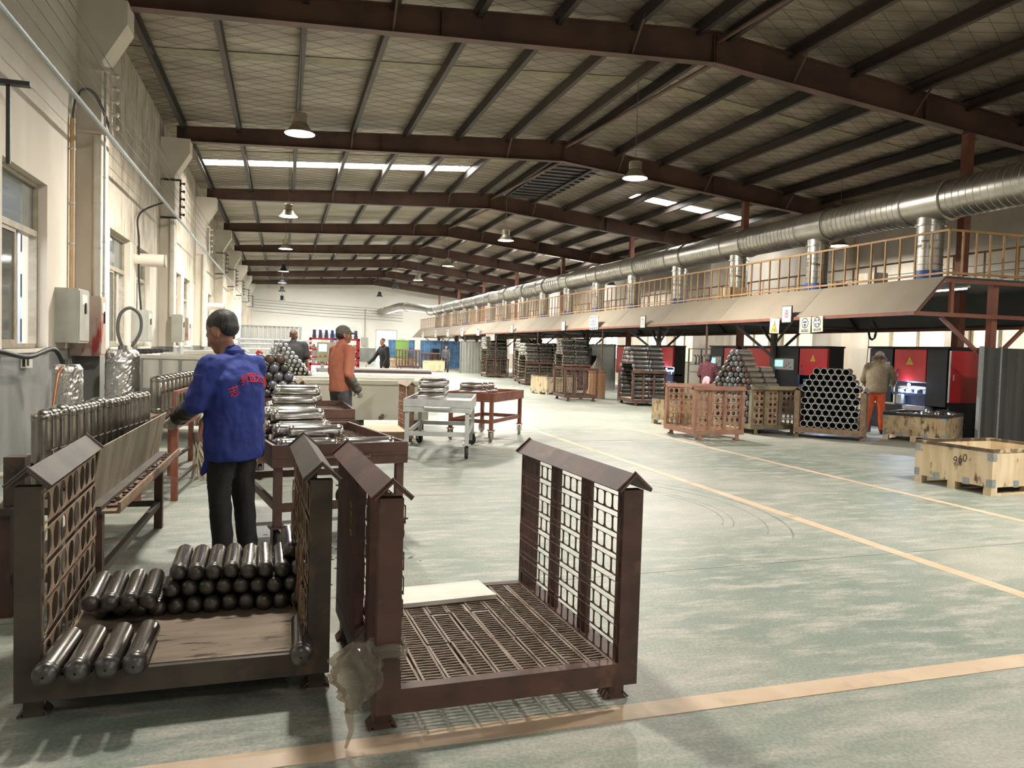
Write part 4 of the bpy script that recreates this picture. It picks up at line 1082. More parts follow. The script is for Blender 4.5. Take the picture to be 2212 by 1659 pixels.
# ================================================================== PALLET CRATES
def crate(label, loc, rz, Wd, D, style, m, mp, floor_kind='grate', rows=8, H=0.93, ncell=14, detail=True, group='steel pallet crates', cap=True):
    t = thing('pallet_crate', label, 'crate', loc, rz, group)
    zb = 0.10
    for (x, y) in ((0.0, 0.10), (Wd, 0.10), (0.0, D - 0.10), (Wd, D - 0.10)):
        f = B().b2((x - 0.035, y - 0.035, 0.0), (x + 0.035, y - 0.02, zb)).b2((x - 0.035, y - 0.02, 0.0), (x - 0.02, y + 0.035, zb))
        f.bar((x - 0.055, y, 0.004), (x - 0.03, y, 0.03), 0.08, 0.008).bar((x + 0.03, y, 0.03), (x + 0.055, y, 0.004), 0.08, 0.008)
        f.build('foot', m, t)
    B().b2((-0.045, -0.03, zb), (Wd + 0.045, 0.025, zb + 0.095)).build('front_beam', m, t)
    B().b2((-0.045, D - 0.025, zb), (Wd + 0.045, D + 0.03, zb + 0.095)).build('back_beam', m, t)
    for x in (0, Wd):
        B().b2((x - 0.045, 0.025, zb), (x + 0.045, D - 0.025, zb + 0.08)).build('side_beam', m, t)
    zd = zb + 0.08
    for y in (D * 0.34, D * 0.67):
        B().b2((0.045, y - 0.03, zb), (Wd - 0.045, y + 0.03, zd - 0.012)).build('cross_beam', m, t)
    for si, x in enumerate((0, Wd)):
        ins = 1 if si == 0 else -1
        for y in (0.0, D):
            B().b2((x - 0.045, y - 0.03, zb + 0.095), (x + 0.045, y + 0.025, H)).build('corner_post', m, t)
        for y in (D * 0.36, D * 0.68):
            pw = 0.045 if detail else 0.03
            B().b2((x - 0.012, y - pw, zd), (x + 0.028 if ins > 0 else x + 0.012, y + pw, H)).build('mid_post', m, t)
        if cap:
            for sg in (-1, 1):
                B().add([(x, -0.05, H + 0.07), (x, D + 0.05, H + 0.07), (x + sg * 0.075, D + 0.05, H), (x + sg * 0.075, -0.05, H),
                         (x, -0.05, H + 0.06), (x, D + 0.05, H + 0.06), (x + sg * 0.068, D + 0.05, H - 0.006), (x + sg * 0.068, -0.05, H - 0.006)],
                        [(0, 1, 2, 3), (4, 7, 6, 5), (0, 3, 7, 4), (1, 5, 6, 2), (0, 4, 5, 1), (3, 2, 6, 7)]).build('cap_plate', m, t)
            if detail:
                for y in (-0.035, D + 0.035):
                    B().tube([(x - 0.078, y, H + 0.002), (x, y, H + 0.074), (x + 0.078, y, H + 0.002)], 0.008, 6).build('cap_weld', m, t)
        # cut-out scrap strips that close the side
        xs = x + ins * 0.05
        hgt = (H - 0.02 - zd) / rows
        rr = random.Random(int(label.__len__() + si))
        for r in range(rows):
            z0 = zd + 0.012 + r * hgt
            dx = ins * rr.uniform(-0.004, 0.004)
            y0, y1 = -0.015 + rr.uniform(-0.01, 0.01), D + 0.0 + rr.uniform(-0.02, 0.01)
            s = B()
            if style == 'slots':
                s.cells(y0, y1, z0, z0 + hgt * 0.76, [(0, 0.002, (y1 - y0) / ncell * 0.44, hgt * 0.335, 0.42)] * ncell, 'x', xs + dx, 0.004)
            elif style == 'rings':
                n = ncell
                s.cells(y0, y1, z0, z0 + hgt * 0.86, [((0.006 if i % 2 else -0.006), 0, (y1 - y0) / n * 0.43, hgt * 0.395, 0.92) for i in range(n)], 'x', xs + dx, 0.004)
            else:
                s.cells(y0, y1, z0, z0 + hgt * 0.92, [(0, 0, (y1 - y0) / ncell * 0.345, hgt * 0.34, 1.0)] * ncell, 'x', xs + dx, 0.004)
            s.build('cutout_strip', mp, t)
    if floor_kind == 'grate':
        nx, ny = (9, 3) if detail else (5, 2)
        w, l = (Wd - 0.09) / nx, (D - 0.02) / ny
        lad = B()
        nr = 14 if detail else 8
        for u in (0.008, w - 0.010):
            lad.b2((u - 0.005, 0.004, 0), (u + 0.005, l - 0.004, 0.008))
        for k in range(nr):
            yy = 0.01 + (l - 0.03) * k / (nr - 1)
            sag = 0.004 * math.sin(k * 1.7)
            pts = [(0.008, yy, 0.004), (w * 0.3, yy + sag, 0.0045), (w * 0.62, yy - sag * 0.5, 0.004), (w - 0.010, yy, 0.004)]
            for p, q in zip(pts, pts[1:]):
                lad.bar(p, q, 0.0065, 0.008)
        lm = lad.mesh('grate_panel', 'grate_steel' if detail else mp)
        rr = random.Random(11)
        for i in range(nx):
            for j in range(ny):
                put('grate_panel', lm, t, (0.045 + i * w + rr.uniform(-0.003, 0.003), 0.01 + j * l, zd + 0.001 + 0.003 * ((i + j) % 2)), (rr.uniform(-0.008, 0.008), rr.uniform(-0.02, 0.02), rr.uniform(-0.012, 0.012)))
    elif floor_kind == 'ply':
        B().b2((0.05, 0.0, zd), (Wd - 0.05, D - 0.03, zd + 0.02)).build('floor_board', 'plywood' if detail else 'plywood_light', t)
    return t
CRL = crate('left steel crate with a rusty ring-cut side, holding domed steel cylinders', (-0.915, 3.37, 0), math.radians(2.4), 1.085, 1.09, 'rings', 'rust_dark', 'rust_tan', 'ply', 5, 0.93, 8)
CRR = crate('empty brown steel crate in the middle foreground with slotted sides and grated floor', (0.405, 2.97, 0), math.radians(3.2), 1.02, 1.18, 'slots', 'rust_brown', 'rust_brown', 'grate', 8, 0.93, 16)
# rusty twisted strips on the outside of the left crate's right side
tx = B()
rr = random.Random(4)
for k in range(34):
    y0 = rr.uniform(0.05, 0.95); z0 = rr.uniform(0.30, 0.85)
    pts = [(1.085 - 0.055 - rr.uniform(0, 0.015), y0, z0), (1.085 - 0.058 - rr.uniform(0, 0.02), y0 + rr.uniform(-0.05, 0.05), z0 - rr.uniform(0.04, 0.12)), (1.085 - 0.055, y0 + rr.uniform(-0.06, 0.06), z0 - rr.uniform(0.14, 0.24))]
    tx.tube(pts, 0.0035, 4)
tx.build('bent_wire_scrap', 'rust_tan', CRL)
B().b2((-0.046, 0.56, 0.19), (-0.040, 1.14, 0.93)).build('side_plate', 'rust_brown', CRR)
_rt = (Matrix.Rotation(-PI / 2, 3, 'Z') @ Matrix.Rotation(PI / 2, 3, 'X') @ Matrix.Rotation(-PI / 2, 3, 'Z')).to_euler()
text_mesh('chalk_mark', '69×9', 0.078, 'chalk_yellow', CRR, (-0.0465, 0.72, 0.70), _rt, 0.0005, 0.1)
cm = Matrix.Translation((0.405, 2.97, 0)) @ Matrix.Rotation(math.radians(3.2), 4, 'Z')
bo = B().b2((0, 0, 0), (0.70, 0.27, 0.022)).build('loose_board', 'board_white'); bo.location = cm @ Vector((0.052, 0.88, 0.194)); bo.rotation_euler = (0, 0, math.radians(7))
tag(bo, 'pale bare wooden board lying at the back of the empty brown crate', 'board')
# plastic film bag tied round the crate's front left post
bag = thing('plastic_bag', 'crumpled clear plastic bag tied round the front post of the empty brown crate', 'bag', (0.36, 2.95, 0))
bb = B()
K = 40
NR = 30
for i in range(NR):
    u = i / (NR - 1)
    z = 0.39 - u * 0.27
    w = 0.025 + 0.066 * math.sin(PI * min(1, u * 1.15)) ** 0.7 if u < 0.87 else 0.03
    for k in range(K):
        a = 2 * PI * k / K
        nz = noise.noise(Vector((math.cos(a) * 2.4, math.sin(a) * 2.4, u * 5.0))) * 0.55 + noise.noise(Vector((math.cos(a) * 7, math.sin(a) * 7, u * 14.0))) * 0.35
        r_ = w * (1 + nz)
        bb.v.append((-0.062 + r_ * math.cos(a) - 0.015 * u, -0.005 + r_ * 0.42 * math.sin(a), z + 0.012 * nz))
for i in range(NR - 1):
    for k in range(K):
        bb.f.append((i * K + k, i * K + (k + 1) % K, (i + 1) * K + (k + 1) % K, (i + 1) * K + k))
bb.build('film_bag', 'plastic_film', bag, False)
kb = B()
for zz, rr_ in ((0.33, 0.062), (0.345, 0.066), (0.36, 0.064)):
    kb.tube([(0.045 + rr_ * math.copysign(abs(math.cos(a)) ** 0.6, math.cos(a)), 0.022 + 0.048 * math.copysign(abs(math.sin(a)) ** 0.6, math.sin(a)), zz + 0.01 * math.sin(3 * a)) for a in [2 * PI * k / 20 for k in range(21)]], 0.013, 6, False)
kb.build('knotted_band', 'plastic_film', bag, True, sharp=80)
B().tube([(-0.1, -0.02, 0.14), (-0.09, -0.04, 0.07), (-0.11, -0.05, 0.01)], [0.02, 0.012, 0.006], 6).build('film_tail', 'plastic_film', bag, True)

# ================================================================== STEEL CYLINDERS
RXY = Matrix.Rotation(-PI / 2, 3, 'X')      # lathe axis z -> +y
cyl_cache = {}
def cyl_meshes(kind, r, L, mb, md, n=20):
    key = (kind, round(r, 4), round(L, 3), mb, md)
    if key in cyl_cache:
        return cyl_cache[key]
    h = r * 0.72
    dome = [(0.001, 0)] + [(r * 1.02 * math.sin(a), h * (1 - math.cos(a))) for a in [PI / 2 * k / 7 for k in range(1, 8)]] + [(r * 1.02, h + 0.012), (r * 0.99, h + 0.016)]
    if kind == 'dome':            # one domed end, one rimmed end
        body = [(r * 0.99, h + 0.016), (r * 0.985, L - 0.012), (r * 1.0, L - 0.010), (r, L), (r * 0.85, L), (r * 0.84, L - 0.03), (0.001, L - 0.03)]
        out = {'body': B().lathe(body, n, RXY).mesh('cylinder_body', mb, True), 'dome': B().lathe(dome, n, RXY).mesh('dome', md, True),
               'ring': B().lathe([(r * 1.0, h + 0.013), (r * 1.04, h + 0.016), (r * 1.04, h + 0.021), (r * 1.0, h + 0.024)], n, RXY).mesh('weld_ring', mb, True),
               'hole': B().lathe([(0.001, -0.0016), (r * 0.11, -0.001), (r * 0.11, 0.004), (0.001, 0.004)], 12, RXY).mesh('port', 'hole_black')}
    else:                         # both ends domed, welded seams
        h2 = r * 0.5
        dm = [(0.001, 0)] + [(r * math.sin(a), h2 * (1 - math.cos(a))) for a in [PI / 2 * k / 5 for k in range(1, 6)]]
        prof = dm + [(r, h2 + 0.018), (r * 0.955, h2 + 0.022), (r * 0.955, h2 + 0.032), (r * 0.985, h2 + 0.036)]
        full = prof + [(q, L - z) for q, z in reversed(prof)]
        out = {'body': B().lathe(full, n, RXY).mesh('cylinder_body', mb, True)}
    cyl_cache[key] = out
    return out
def cylinder(loc, rot, label, group, kind='dome', r=0.0395, L=0.42, mb='steel_tube', md='steel_dark', parts=('dome', 'ring'), name='steel_cylinder', n=20):
    ms = cyl_meshes(kind, r, L, mb, md, n)
    o = put(name, ms['body'], None, loc, rot)
    tag(o, label, 'cylinder', group)
    for p in parts:
        if p in ms:
            put({'dome': 'dome', 'ring': 'weld_ring', 'hole': 'port'}[p], ms[p], o)
    return o
cl = Matrix.Translation((-0.915, 3.37, 0)) @ Matrix.Rotation(math.radians(2.4), 4, 'Z')
rzL = math.radians(2.4)
deck = 0.201
rr = random.Random(21)
# the five nearest, with port holes
for i, x in enumerate((-0.825, -0.722, -0.622, -0.527)):
    cylinder((x, 3.20 + 0.012 * i, deck + 0.0455), (0, 0, rr.uniform(-0.03, 0.02) + 0.02), 'ported steel cylinder lying at the front of the left crate, %s from left' % ORD[i], 'cylinders at the front of the left crate', r=0.0445, L=0.42, parts=('dome', 'ring', 'hole'), n=24, name='domed_cylinder')
cylinder((0.092, 3.20, deck + 0.0455), (0, 0, -0.02), 'single steel cylinder lying in the front right corner of the left crate', 'cylinders at the front of the left crate', r=0.0445, L=0.42, parts=('dome', 'ring', 'hole'), n=24, name='domed_cylinder')
R1 = [(-0.783 + 0.0798 * i, deck + 0.04) for i in range(12)]
def rest(x, below, r2=0.0792):
    return max(zb + math.sqrt(max(0.0, r2 * r2 - (x - xb) ** 2)) for xb, zb in below if abs(x - xb) < r2)
R2 = [(x, rest(x, R1)) for x in [-0.80 + 0.0785 * i for i in range(12)]]
R3 = [(x, rest(x, R2)) for x in [-0.459 + 0.0797 * i for i in range(8)]]
for row, pts, nm in ((0, R1, 'bottom'), (1, R2, 'middle'), (2, R3, 'top')):
    for i, (x, z) in enumerate(pts):
        y = 3.95 + rr.uniform(-0.012, 0.012) + (0 if row != 1 else (-0.13 if i < 4 else 0.02)) + (0.03 if row == 2 else 0)
        lean = 0.02 if not (row == 1 and i < 4) else 0.055
        cylinder((x, y, z), (0, 0, lean + rr.uniform(-0.012, 0.012)), 'dark-domed cylinder in the %s row of the left crate, %s from left' % (nm, ORD[i]), 'stacked cylinders in the left crate', n=20, name='domed_cylinder')
cylinder((0.062, 4.08, R3[-1][1] + 0.069), (0, 0, 0.03), 'single steel cylinder lying highest on the stack in the left crate', 'stacked cylinders in the left crate', name='domed_cylinder')

# ================================================================== WORK TABLES ALONG THE LEFT
t = thing('rack_table', 'rusty steel table with a stained trough guard holding a row of upright cylinders', 'table', (-1.135, 4.62, 0), math.radians(-0.8))
for (x, y) in ((0.18, 0.10), (-0.26, 0.10), (0.18, 2.14), (-0.26, 2.14)):
    B().b2((x - 0.03, y - 0.03, 0), (x + 0.03, y + 0.03, 0.56)).build('leg', 'rust_brown', t)
for (p, q) in (((0.18, 0.10, 0.2), (0.18, 2.14, 0.2)), ((-0.26, 2.14, 0.2), (0.18, 2.14, 0.2)), ((-0.26, 0.1, 0.2), (0.18, 0.1, 0.2)), ((-0.26, 0.1, 0.2), (-0.26, 2.14, 0.2))):
    B().bar(p, q, 0.035, 0.045).build('stretcher', 'rust_dark', t)
B().b2((-0.30, 0.0, 0.56), (0.22, 2.26, 0.60)).build('table_top', 'rust_dark', t)
B().b2((0.22, 0.0, 0.56), (0.31, 2.26, 0.575)).b2((0.30, 0.0, 0.575), (0.315, 2.26, 0.62)).build('gutter', 'rust_tan', t)
g = B()
rr = random.Random(8)
for i in range(90):
    g.box((rr.uniform(0.225, 0.295), rr.uniform(0.05, 2.2), 0.582), (rr.uniform(0.015, 0.05), rr.uniform(0.01, 0.03), 0.012), rr.uniform(0, 3))
g.build('metal_shavings', 'steel_oxide', t)['kind'] = 'stuff'
B().bar((0.185, 0.0, 0.755), (0.185, 2.24, 0.755), 0.008, 0.33, (0.18, 0, 1)).build('trough_guard', 'trough_steel', t)
B().bar((-0.215, 0.05, 0.79), (-0.01, 2.24, 0.79), 0.02, 0.02).build('support_rail', 'rust_dark', t)
B().b2((-0.26, 0.06, 0.60), (-0.16, 0.16, 0.86)).build('end_bracket', 'rust_dark', t)
tm = Matrix.Translation((-1.135, 4.62, 0)) @ Matrix.Rotation(math.radians(-0.8), 4, 'Z')
ms = cyl_meshes('dome', 0.0545, 0.49, 'steel_tube', 'steel_tube', 24)
hk = B().tube([(0.06, -0.062, 0), (0.06, 0.065, 0), (0.03, 0.07, 0), (-0.06, 0.07, 0)], 0.005, 6).mesh('retaining_rod', 'rust_dark')
for i in range(16):
    yl = 0.30 + 0.122 * i
    xl = -0.145 + 0.0136 * i
    p = tm @ Vector((xl, yl, 1.096 + (0.012 if i % 5 == 2 else 0)))
    tilt = (0.05 if i in (6, 9) else 0.0) + rr.uniform(-0.015, 0.015)
    o = put('domed_cylinder', ms['body'], None, p, (-PI / 2 + tilt, 0.0, 0.0))
    tag(o, 'upright bright cylinder on the trough table, %s from the viewer' % ORD[i], 'cylinder', 'upright cylinders on the trough table')
    put('dome', ms['dome'], o); put('weld_ring', ms['ring'], o)
    put('retaining_rod', hk, t, (xl, yl, 0.87))
# second rack further back
t = thing('rack_table', 'red-brown steel stand behind the worker in blue holding upright cylinders', 'table', (-1.07, 7.85, 0), math.radians(-4.0))
for (x, y) in ((0.12, 0.05), (-0.2, 0.05), (0.12, 1.5), (-0.2, 1.5), (0.12, 2.7), (-0.2, 2.7)):
    B().b2((x - 0.028, y - 0.028, 0), (x + 0.028, y + 0.028, 0.68)).build('leg', 'rust_red', t)
for x in (0.12, -0.2):
    B().b2((x - 0.03, 0, 0.68), (x + 0.03, 2.8, 0.74)).build('side_rail', 'rust_red', t)
    B().b2((x - 0.015, 0.08, 0.16), (x + 0.015, 2.7, 0.19)).build('stretcher', 'rust_dark', t)
for y in (0.0, 0.7, 1.4, 2.1, 2.74):
    B().b2((-0.17, y, 0.68), (0.09, y + 0.06, 0.74)).build('cross_rail', 'rust_red', t)
    B().b2((0.11, y, 0.74), (0.14, y + 0.03, 1.0)).build('upright', 'rust_red', t)
B().b2((0.105, 0, 1.0), (0.145, 2.8, 1.03)).build('guard_rail', 'rust_red', t)
for k in range(10):
    B().tube([(-0.02, 0.2 + 0.26 * k, 0.77), (0.06, 0.2 + 0.26 * k, 0.77)], 0.03, 10).build('roller', 'steel_oxide', t, True)
tm = Matrix.Translation((-1.07, 7.85, 0)) @ Matrix.Rotation(math.radians(-4.0), 4, 'Z')
ms = cyl_meshes('both', 0.068, 0.36, 'steel_tube', 'steel_bright', 22)
for i in range(13):
    p = tm @ Vector((-0.05, 0.12 + 0.195 * i, 1.165))
    tag(put('domed_cylinder', ms['body'], None, p, (-PI / 2, 0, 0)), 'upright steel cylinder on the red-brown stand, %s from the viewer' % ORD[i], 'cylinder', 'upright cylinders on the red-brown stand')
br = thing('broom', 'pale bristle broom head leaning on the red-brown stand leg', 'broom', (-0.86, 9.0, 0), 0.4)
bb = B()
for k in range(40):
    a = rr.uniform(-0.12, 0.12)
    bb.tube([(rr.uniform(-0.03, 0.03), rr.uniform(-0.03, 0.03), 0.42), (a * 1.6 + 0.10, rr.uniform(-0.08, 0.08), 0.02)], 0.006, 4)
bb.build('bristles', 'brush', br)['kind'] = 'stuff'
B().tube([(0, 0, 0.40), (-0.02, 0, 0.52)], 0.035, 8).build('binding', 'rust_dark', br, True)
# foil-wrapped tanks by the wall
def foil(loc, r, h, label, seed):
    t = thing('wrapped_tank', label, 'tank', loc)
    bb = B()
    K, N = 54, 44
    for i in range(N + 1):
        z = h * i / N
        rad = r * (1.0 if i < N - 3 else [1.0, 0.985, 0.93, 0.78][i - N + 3])
        for k in range(K):
            a = 2 * PI * k / K
            q = rad * (1 + 0.05 * noise.noise(Vector((math.cos(a) * 2.5, math.sin(a) * 2.5, z * 7 + seed))) + 0.055 * noise.noise(Vector((math.cos(a) * 7, math.sin(a) * 7, z * 34 + seed))))
            bb.v.append((q * math.cos(a), q * math.sin(a), z))
    for i in range(N):
        for k in range(K):
            bb.f.append((i * K + k, i * K + (k + 1) % K, (i + 1) * K + (k + 1) % K, (i + 1) * K + k))
    bb.f.append(tuple(N * K + k for k in range(K)))
    bb.build('foil_wrap', 'foil_wrap', t, False)
    B().lathe([(0.001, h - 0.01), (r * 0.3, h - 0.01), (r * 0.25, h + 0.06), (0.001, h + 0.06)], 14).build('valve_cap', 'steel_dark', t, True)
    return t
foil((-2.42, 10.35, 0), 0.16, 1.18, 'smaller silver foil-wrapped tank below the switch box on the left wall', 1.0)
foil((-2.30, 13.0, 0), 0.235, 1.34, 'larger silver foil-wrapped tank beside the nearest left pilaster', 5.0)
cable([(-2.30, 13.0, 1.36), (-2.36, 12.95, 1.6), (-2.34, 13.0, 1.86), (-2.22, 13.1, 1.97), (-2.10, 13.2, 1.86), (-2.09, 13.2, 1.62), (-2.2, 13.15, 1.38)], 0.025, 'cable_grey', 'thick grey hose looping above the larger foil-wrapped tank')
cable([(-2.44, 10.2, 1.15), (-2.46, 10.1, 1.05), (-2.48, 9.95, 0.6), (-2.46, 9.85, 0.2), (-2.43, 9.8, 0.03)], 0.016, 'copper', 'copper pipe beside the smaller foil-wrapped tank', 'copper_pipe')
cable([(-3.04, 9.9, 1.30), (-3.0, 9.95, 1.32), (-2.9, 10.6, 1.25), (-2.8, 11.3, 1.34), (-2.75, 11.6, 1.1)], 0.03, 'cable_black', 'black hose draped along the grey dado behind the upright cylinders', 'hose')
cable([(-3.0, 9.9, 1.28), (-2.98, 9.75, 0.9), (-3.0, 9.6, 0.5), (-2.9, 9.5, 0.2), (-2.85, 9.3, 0.05)], 0.026, 'cable_black', 'black cable bundle hanging down the dado behind the upright cylinders')
cable([(-3.0, 9.1, 0.08), (-2.6, 9.1, 0.07), (-2.2, 9.15, 0.06), (-1.9, 9.2, 0.05)], 0.03, 'pvc', 'white pipe lying on the floor at the foot of the left wall', 'floor_pipe')
cable([(-1.9, 5.6, 0.03), (-1.75, 5.8, 0.35), (-1.7, 6.1, 0.55), (-1.72, 6.5, 0.62)], 0.02, 'cable_grey', 'grey hose curling up at the far left edge behind the trough table', 'hose')
# white tub
t = thing('wash_tub', 'white plastic wash tub in a grey steel frame by the left wall', 'tub', (-1.99, 12.75, 0))
for a, c in (((0, 0), (0.03, 1.6)), ((1.02, 0), (1.05, 1.6)), ((0.03, 0), (1.02, 0.03)), ((0.03, 1.57), (1.02, 1.6))):
    B().b2((*a, 0.25), (*c, 1.24)).build('tub_side', 'pvc', t)
B().b2((0.03, 0.03, 0.25), (1.02, 1.57, 0.28)).build('tub_floor', 'pvc', t)
B().b2((-0.03, -0.03, 1.22), (1.08, 0.03, 1.27)).b2((-0.03, 1.57, 1.22), (1.08, 1.63, 1.27)).b2((-0.03, 0.03, 1.22), (0.03, 1.57, 1.27)).b2((1.02, 0.03, 1.22), (1.08, 1.57, 1.27)).build('rim', 'pvc', t)
for x in (0.0, 0.26, 0.53, 0.79, 1.05):
    B().b2((x - 0.018, -0.05, 0.0 if x in (0.0, 1.05) else 0.5), (x + 0.018, -0.03, 1.22)).build('frame_bar', 'dado_grey', t)
for y in (0.5, 1.1, 1.6):
    B().b2((1.08, y - 0.018, 0.0), (1.10, y + 0.018, 1.22)).build('frame_bar', 'dado_grey', t)
for z in (0.22, 0.75):
    B().b2((-0.02, -0.06, z), (1.08, -0.05, z + 0.035)).build('frame_rail', 'dado_grey', t)
    B().b2((1.10, -0.05, z), (1.11, 1.62, z + 0.035)).build('frame_rail', 'dado_grey', t)
cable([(-1.45, 13.0, 1.31), (-1.0, 13.0, 1.33), (-0.86, 13.05, 1.3), (-0.85, 13.1, 0.9), (-0.85, 13.1, 0.3)], 0.035, 'pvc', 'white drain pipe over the corner of the wash tub', 'drain_pipe')
t = thing('bench_shelf', 'grey wall bench with small tools behind the wash tub', 'bench', (-2.75, 14.6, 0))
B().b2((0, 0, 1.18), (0.55, 4.6, 1.23)).build('bench_top', 'dado_grey', t)
for y in (0.1, 2.3, 4.5):
    B().b2((0.45, y - 0.03, 0), (0.52, y + 0.03, 1.18)).build('leg', 'dado_grey', t)
for i, y in enumerate((0.6, 1.3, 1.9, 2.6, 3.3)):
    k = thing('hand_tool', 'small black tool on the grey wall bench, %s from the viewer' % ORD[i], 'tool', (-2.5, 14.6 + y, 1.23), 0, 'tools on the wall bench')
    B().b2((-0.12, -0.03, 0.0), (0.10, 0.03, 0.08)).build('tool_body', 'cable_black', k)
    B().tube([(0.1, 0, 0.04), (0.22, 0, 0.05)], 0.018, 8).build('tool_grip', 'cable_black', k, True)

# ================================================================== CARTS
wheel_t = B().lathe([(0.045, -0.018), (0.062, -0.018), (0.07, -0.008), (0.07, 0.008), (0.062, 0.018), (0.045, 0.018)], 18, Matrix.Rotation(PI / 2, 3, 'Y'))
wheel_m = {k: wheel_t.mesh('tyre', k, True) for k in ('tyre', 'tyre_dusty')}
hub_m = B().lathe([(0.001, -0.016), (0.04, -0.014), (0.046, -0.006), (0.046, 0.006), (0.04, 0.014), (0.001, 0.016)], 14, Matrix.Rotation(PI / 2, 3, 'Y')).mesh('hub', 'alu_paint', True)
def caster(t, x, y, rz, m, tm_='tyre'):
    f = B().b2((-0.045, -0.045, 0.15), (0.045, 0.045, 0.16)).b2((-0.032, -0.025, 0.06), (-0.026, 0.025, 0.15)).b2((0.026, -0.025, 0.06), (0.032, 0.025, 0.15)).build('caster_fork', m, t, False, (x, y, 0), (0, 0, rz))
    f.scale = (1.25, 1.25, 1.25)
    put('tyre', wheel_m[tm_], f, (0, 0.012, 0.07)); put('hub', hub_m, f, (0, 0.012, 0.07))
def cart(label, loc, rz, Wd, D, zt, dep, m, leg_m, tyre='tyre', mesh_floor=True, brace=True, handle=True, mixed=(0.0, 0.3, -0.2, 0.5), name='tray_cart'):
    t = thing(name, label, 'cart', loc, rz, 'tray carts')
    z0 = zt - dep
    B().b2((0, 0, z0), (Wd, 0.025, zt)).build('tray_side', m, t)
    B().b2((0, D - 0.025, z0), (Wd, D, zt)).build('tray_side', m, t)
    B().b2((0, 0.025, z0), (0.025, D - 0.025, zt)).build('tray_side', m, t)
    B().b2((Wd - 0.025, 0.025, z0), (Wd, D - 0.025, zt)).build('tray_side', m, t)
    B().b2((0.0, -0.006, z0 + dep * 0.42), (Wd, 0.0, z0 + dep * 0.52)).build('tray_lip', m, t)
    if mesh_floor:
        for k in range(10):
            u = 0.03 + (Wd - 0.06) * (k + 0.5) / 10
            B().b2((u - 0.005, 0.025, zt - 0.085), (u + 0.005, D - 0.025, zt - 0.077)).build('mesh_bar', 'grate_steel', t)
        for k in range(14):
            u = 0.03 + (D - 0.06) * (k + 0.5) / 14
            B().b2((0.025, u - 0.005, zt - 0.077), (Wd - 0.025, u + 0.005, zt - 0.069)).build('mesh_bar', 'grate_steel', t)
        B().b2((0.025, 0.025, z0 + 0.0), (Wd - 0.025, D - 0.025, z0 + 0.008)).build('tray_floor', m, t)
    else:
        B().b2((0.025, 0.025, zt - 0.075), (Wd - 0.025, D - 0.025, zt - 0.065)).build('tray_floor', m, t)
    pos = ((0.05, 0.05), (Wd - 0.05, 0.05), (0.05, D - 0.05), (Wd - 0.05, D - 0.05))
    for i, (x, y) in enumerate(pos):
        B().b2((x - 0.028, y - 0.028, 0.20), (x + 0.028, y + 0.028, z0)).build('leg', leg_m, t)
        caster(t, x, y, mixed[i], leg_m, tyre)
    zb = 0.30
    if brace:
        B().b2((0.05, 0.035, zb), (Wd - 0.05, 0.065, zb + 0.06)).build('stretcher', leg_m, t)
        B().b2((0.05, D - 0.065, zb), (Wd - 0.05, D - 0.035, zb + 0.06)).build('stretcher', leg_m, t)
        B().b2((0.035, 0.065, zb), (0.065, D - 0.065, zb + 0.06)).build('stretcher', leg_m, t)
        B().b2((Wd - 0.065, 0.065, zb), (Wd - 0.035, D - 0.065, zb + 0.06)).build('stretcher', leg_m, t)
    if handle:
        zc = z0 + dep * 0.40
        B().tube([(Wd * 0.30, -0.002, zc), (Wd * 0.31, -0.035, zc), (Wd * 0.69, -0.04, zc - 0.004), (Wd * 0.70, -0.002, zc)], 0.011, 6).build('handle', m, t, True)
    return t, Matrix.Translation(loc) @ Matrix.Rotation(rz, 4, 'Z')
def lying(mat_, x, y, z, a, label, group, r=0.05, L=0.42, mb='steel_bright'):
    """a both-ends cylinder lying across a tray, axis along the tray's x turned by a"""
    ms = cyl_meshes('both', r, L, mb, mb, 22)
    p = mat_ @ Vector((x, y, z))
    rz = mat_.to_euler().z
    o = put('polished_cylinder', ms['body'], None, p, (0, 0, rz + a - PI / 2))
    return tag(o, label, 'cylinder', group)
c1, m1 = cart('dark brown tray cart with mesh floor behind the two foreground crates', (-0.055, 5.73, 0), math.radians(11), 1.0, 1.62, 0.785, 0.16, 'rust_brown', 'rust_brown')
z = 0.785 - 0.069 + 0.05
rr = random.Random(31)
k = 0
for i in range(12):
    x0 = 0.03 + rr.uniform(0, 0.12) if i not in (0,) else 0.06
    lying(m1, x0, 0.085 + 0.108 * i, z, rr.uniform(-0.06, 0.06), 'polished cylinder, bottom layer of the near brown cart, %s from its front' % ORD[i], 'polished cylinders on the near brown cart')
for i in range(8):
    lying(m1, 0.07 + rr.uniform(-0.03, 0.08), 0.085 + 0.108 * (i + 1.5), z + 0.087, rr.uniform(-0.08, 0.08), 'polished cylinder, second layer of the near brown cart, %s from its front' % ORD[i], 'polished cylinders on the near brown cart')
for i in range(3):
    lying(m1, 0.05 + rr.uniform(0, 0.06), 0.085 + 0.108 * (i + 5), z + 0.174, rr.uniform(-0.08, 0.08), 'polished cylinder, top layer of the near brown cart, %s from its front' % ORD[i], 'polished cylinders on the near brown cart')
lying(m1, 0.51, 0.10, z, 0.05, 'polished cylinder lying alone behind the front lip of the near brown cart', 'polished cylinders on the near brown cart')
c2, m2 = cart('second brown tray cart behind the first, with two long cylinders', (-0.26, 8.95, 0), math.radians(1.5), 1.06, 1.4, 0.785, 0.17, 'rust_brown', 'rust_brown')
z = 0.785 - 0.069 + 0.056
for i in range(6):
    lying(m2, 0.10 + 0.03 * (i % 2), 0.10 + 0.118 * i, z, rr.uniform(-0.03, 0.03), 'polished cylinder, bottom layer of the far brown cart, %s from its front' % ORD[i], 'cylinders on the second brown cart', 0.056, 0.52)
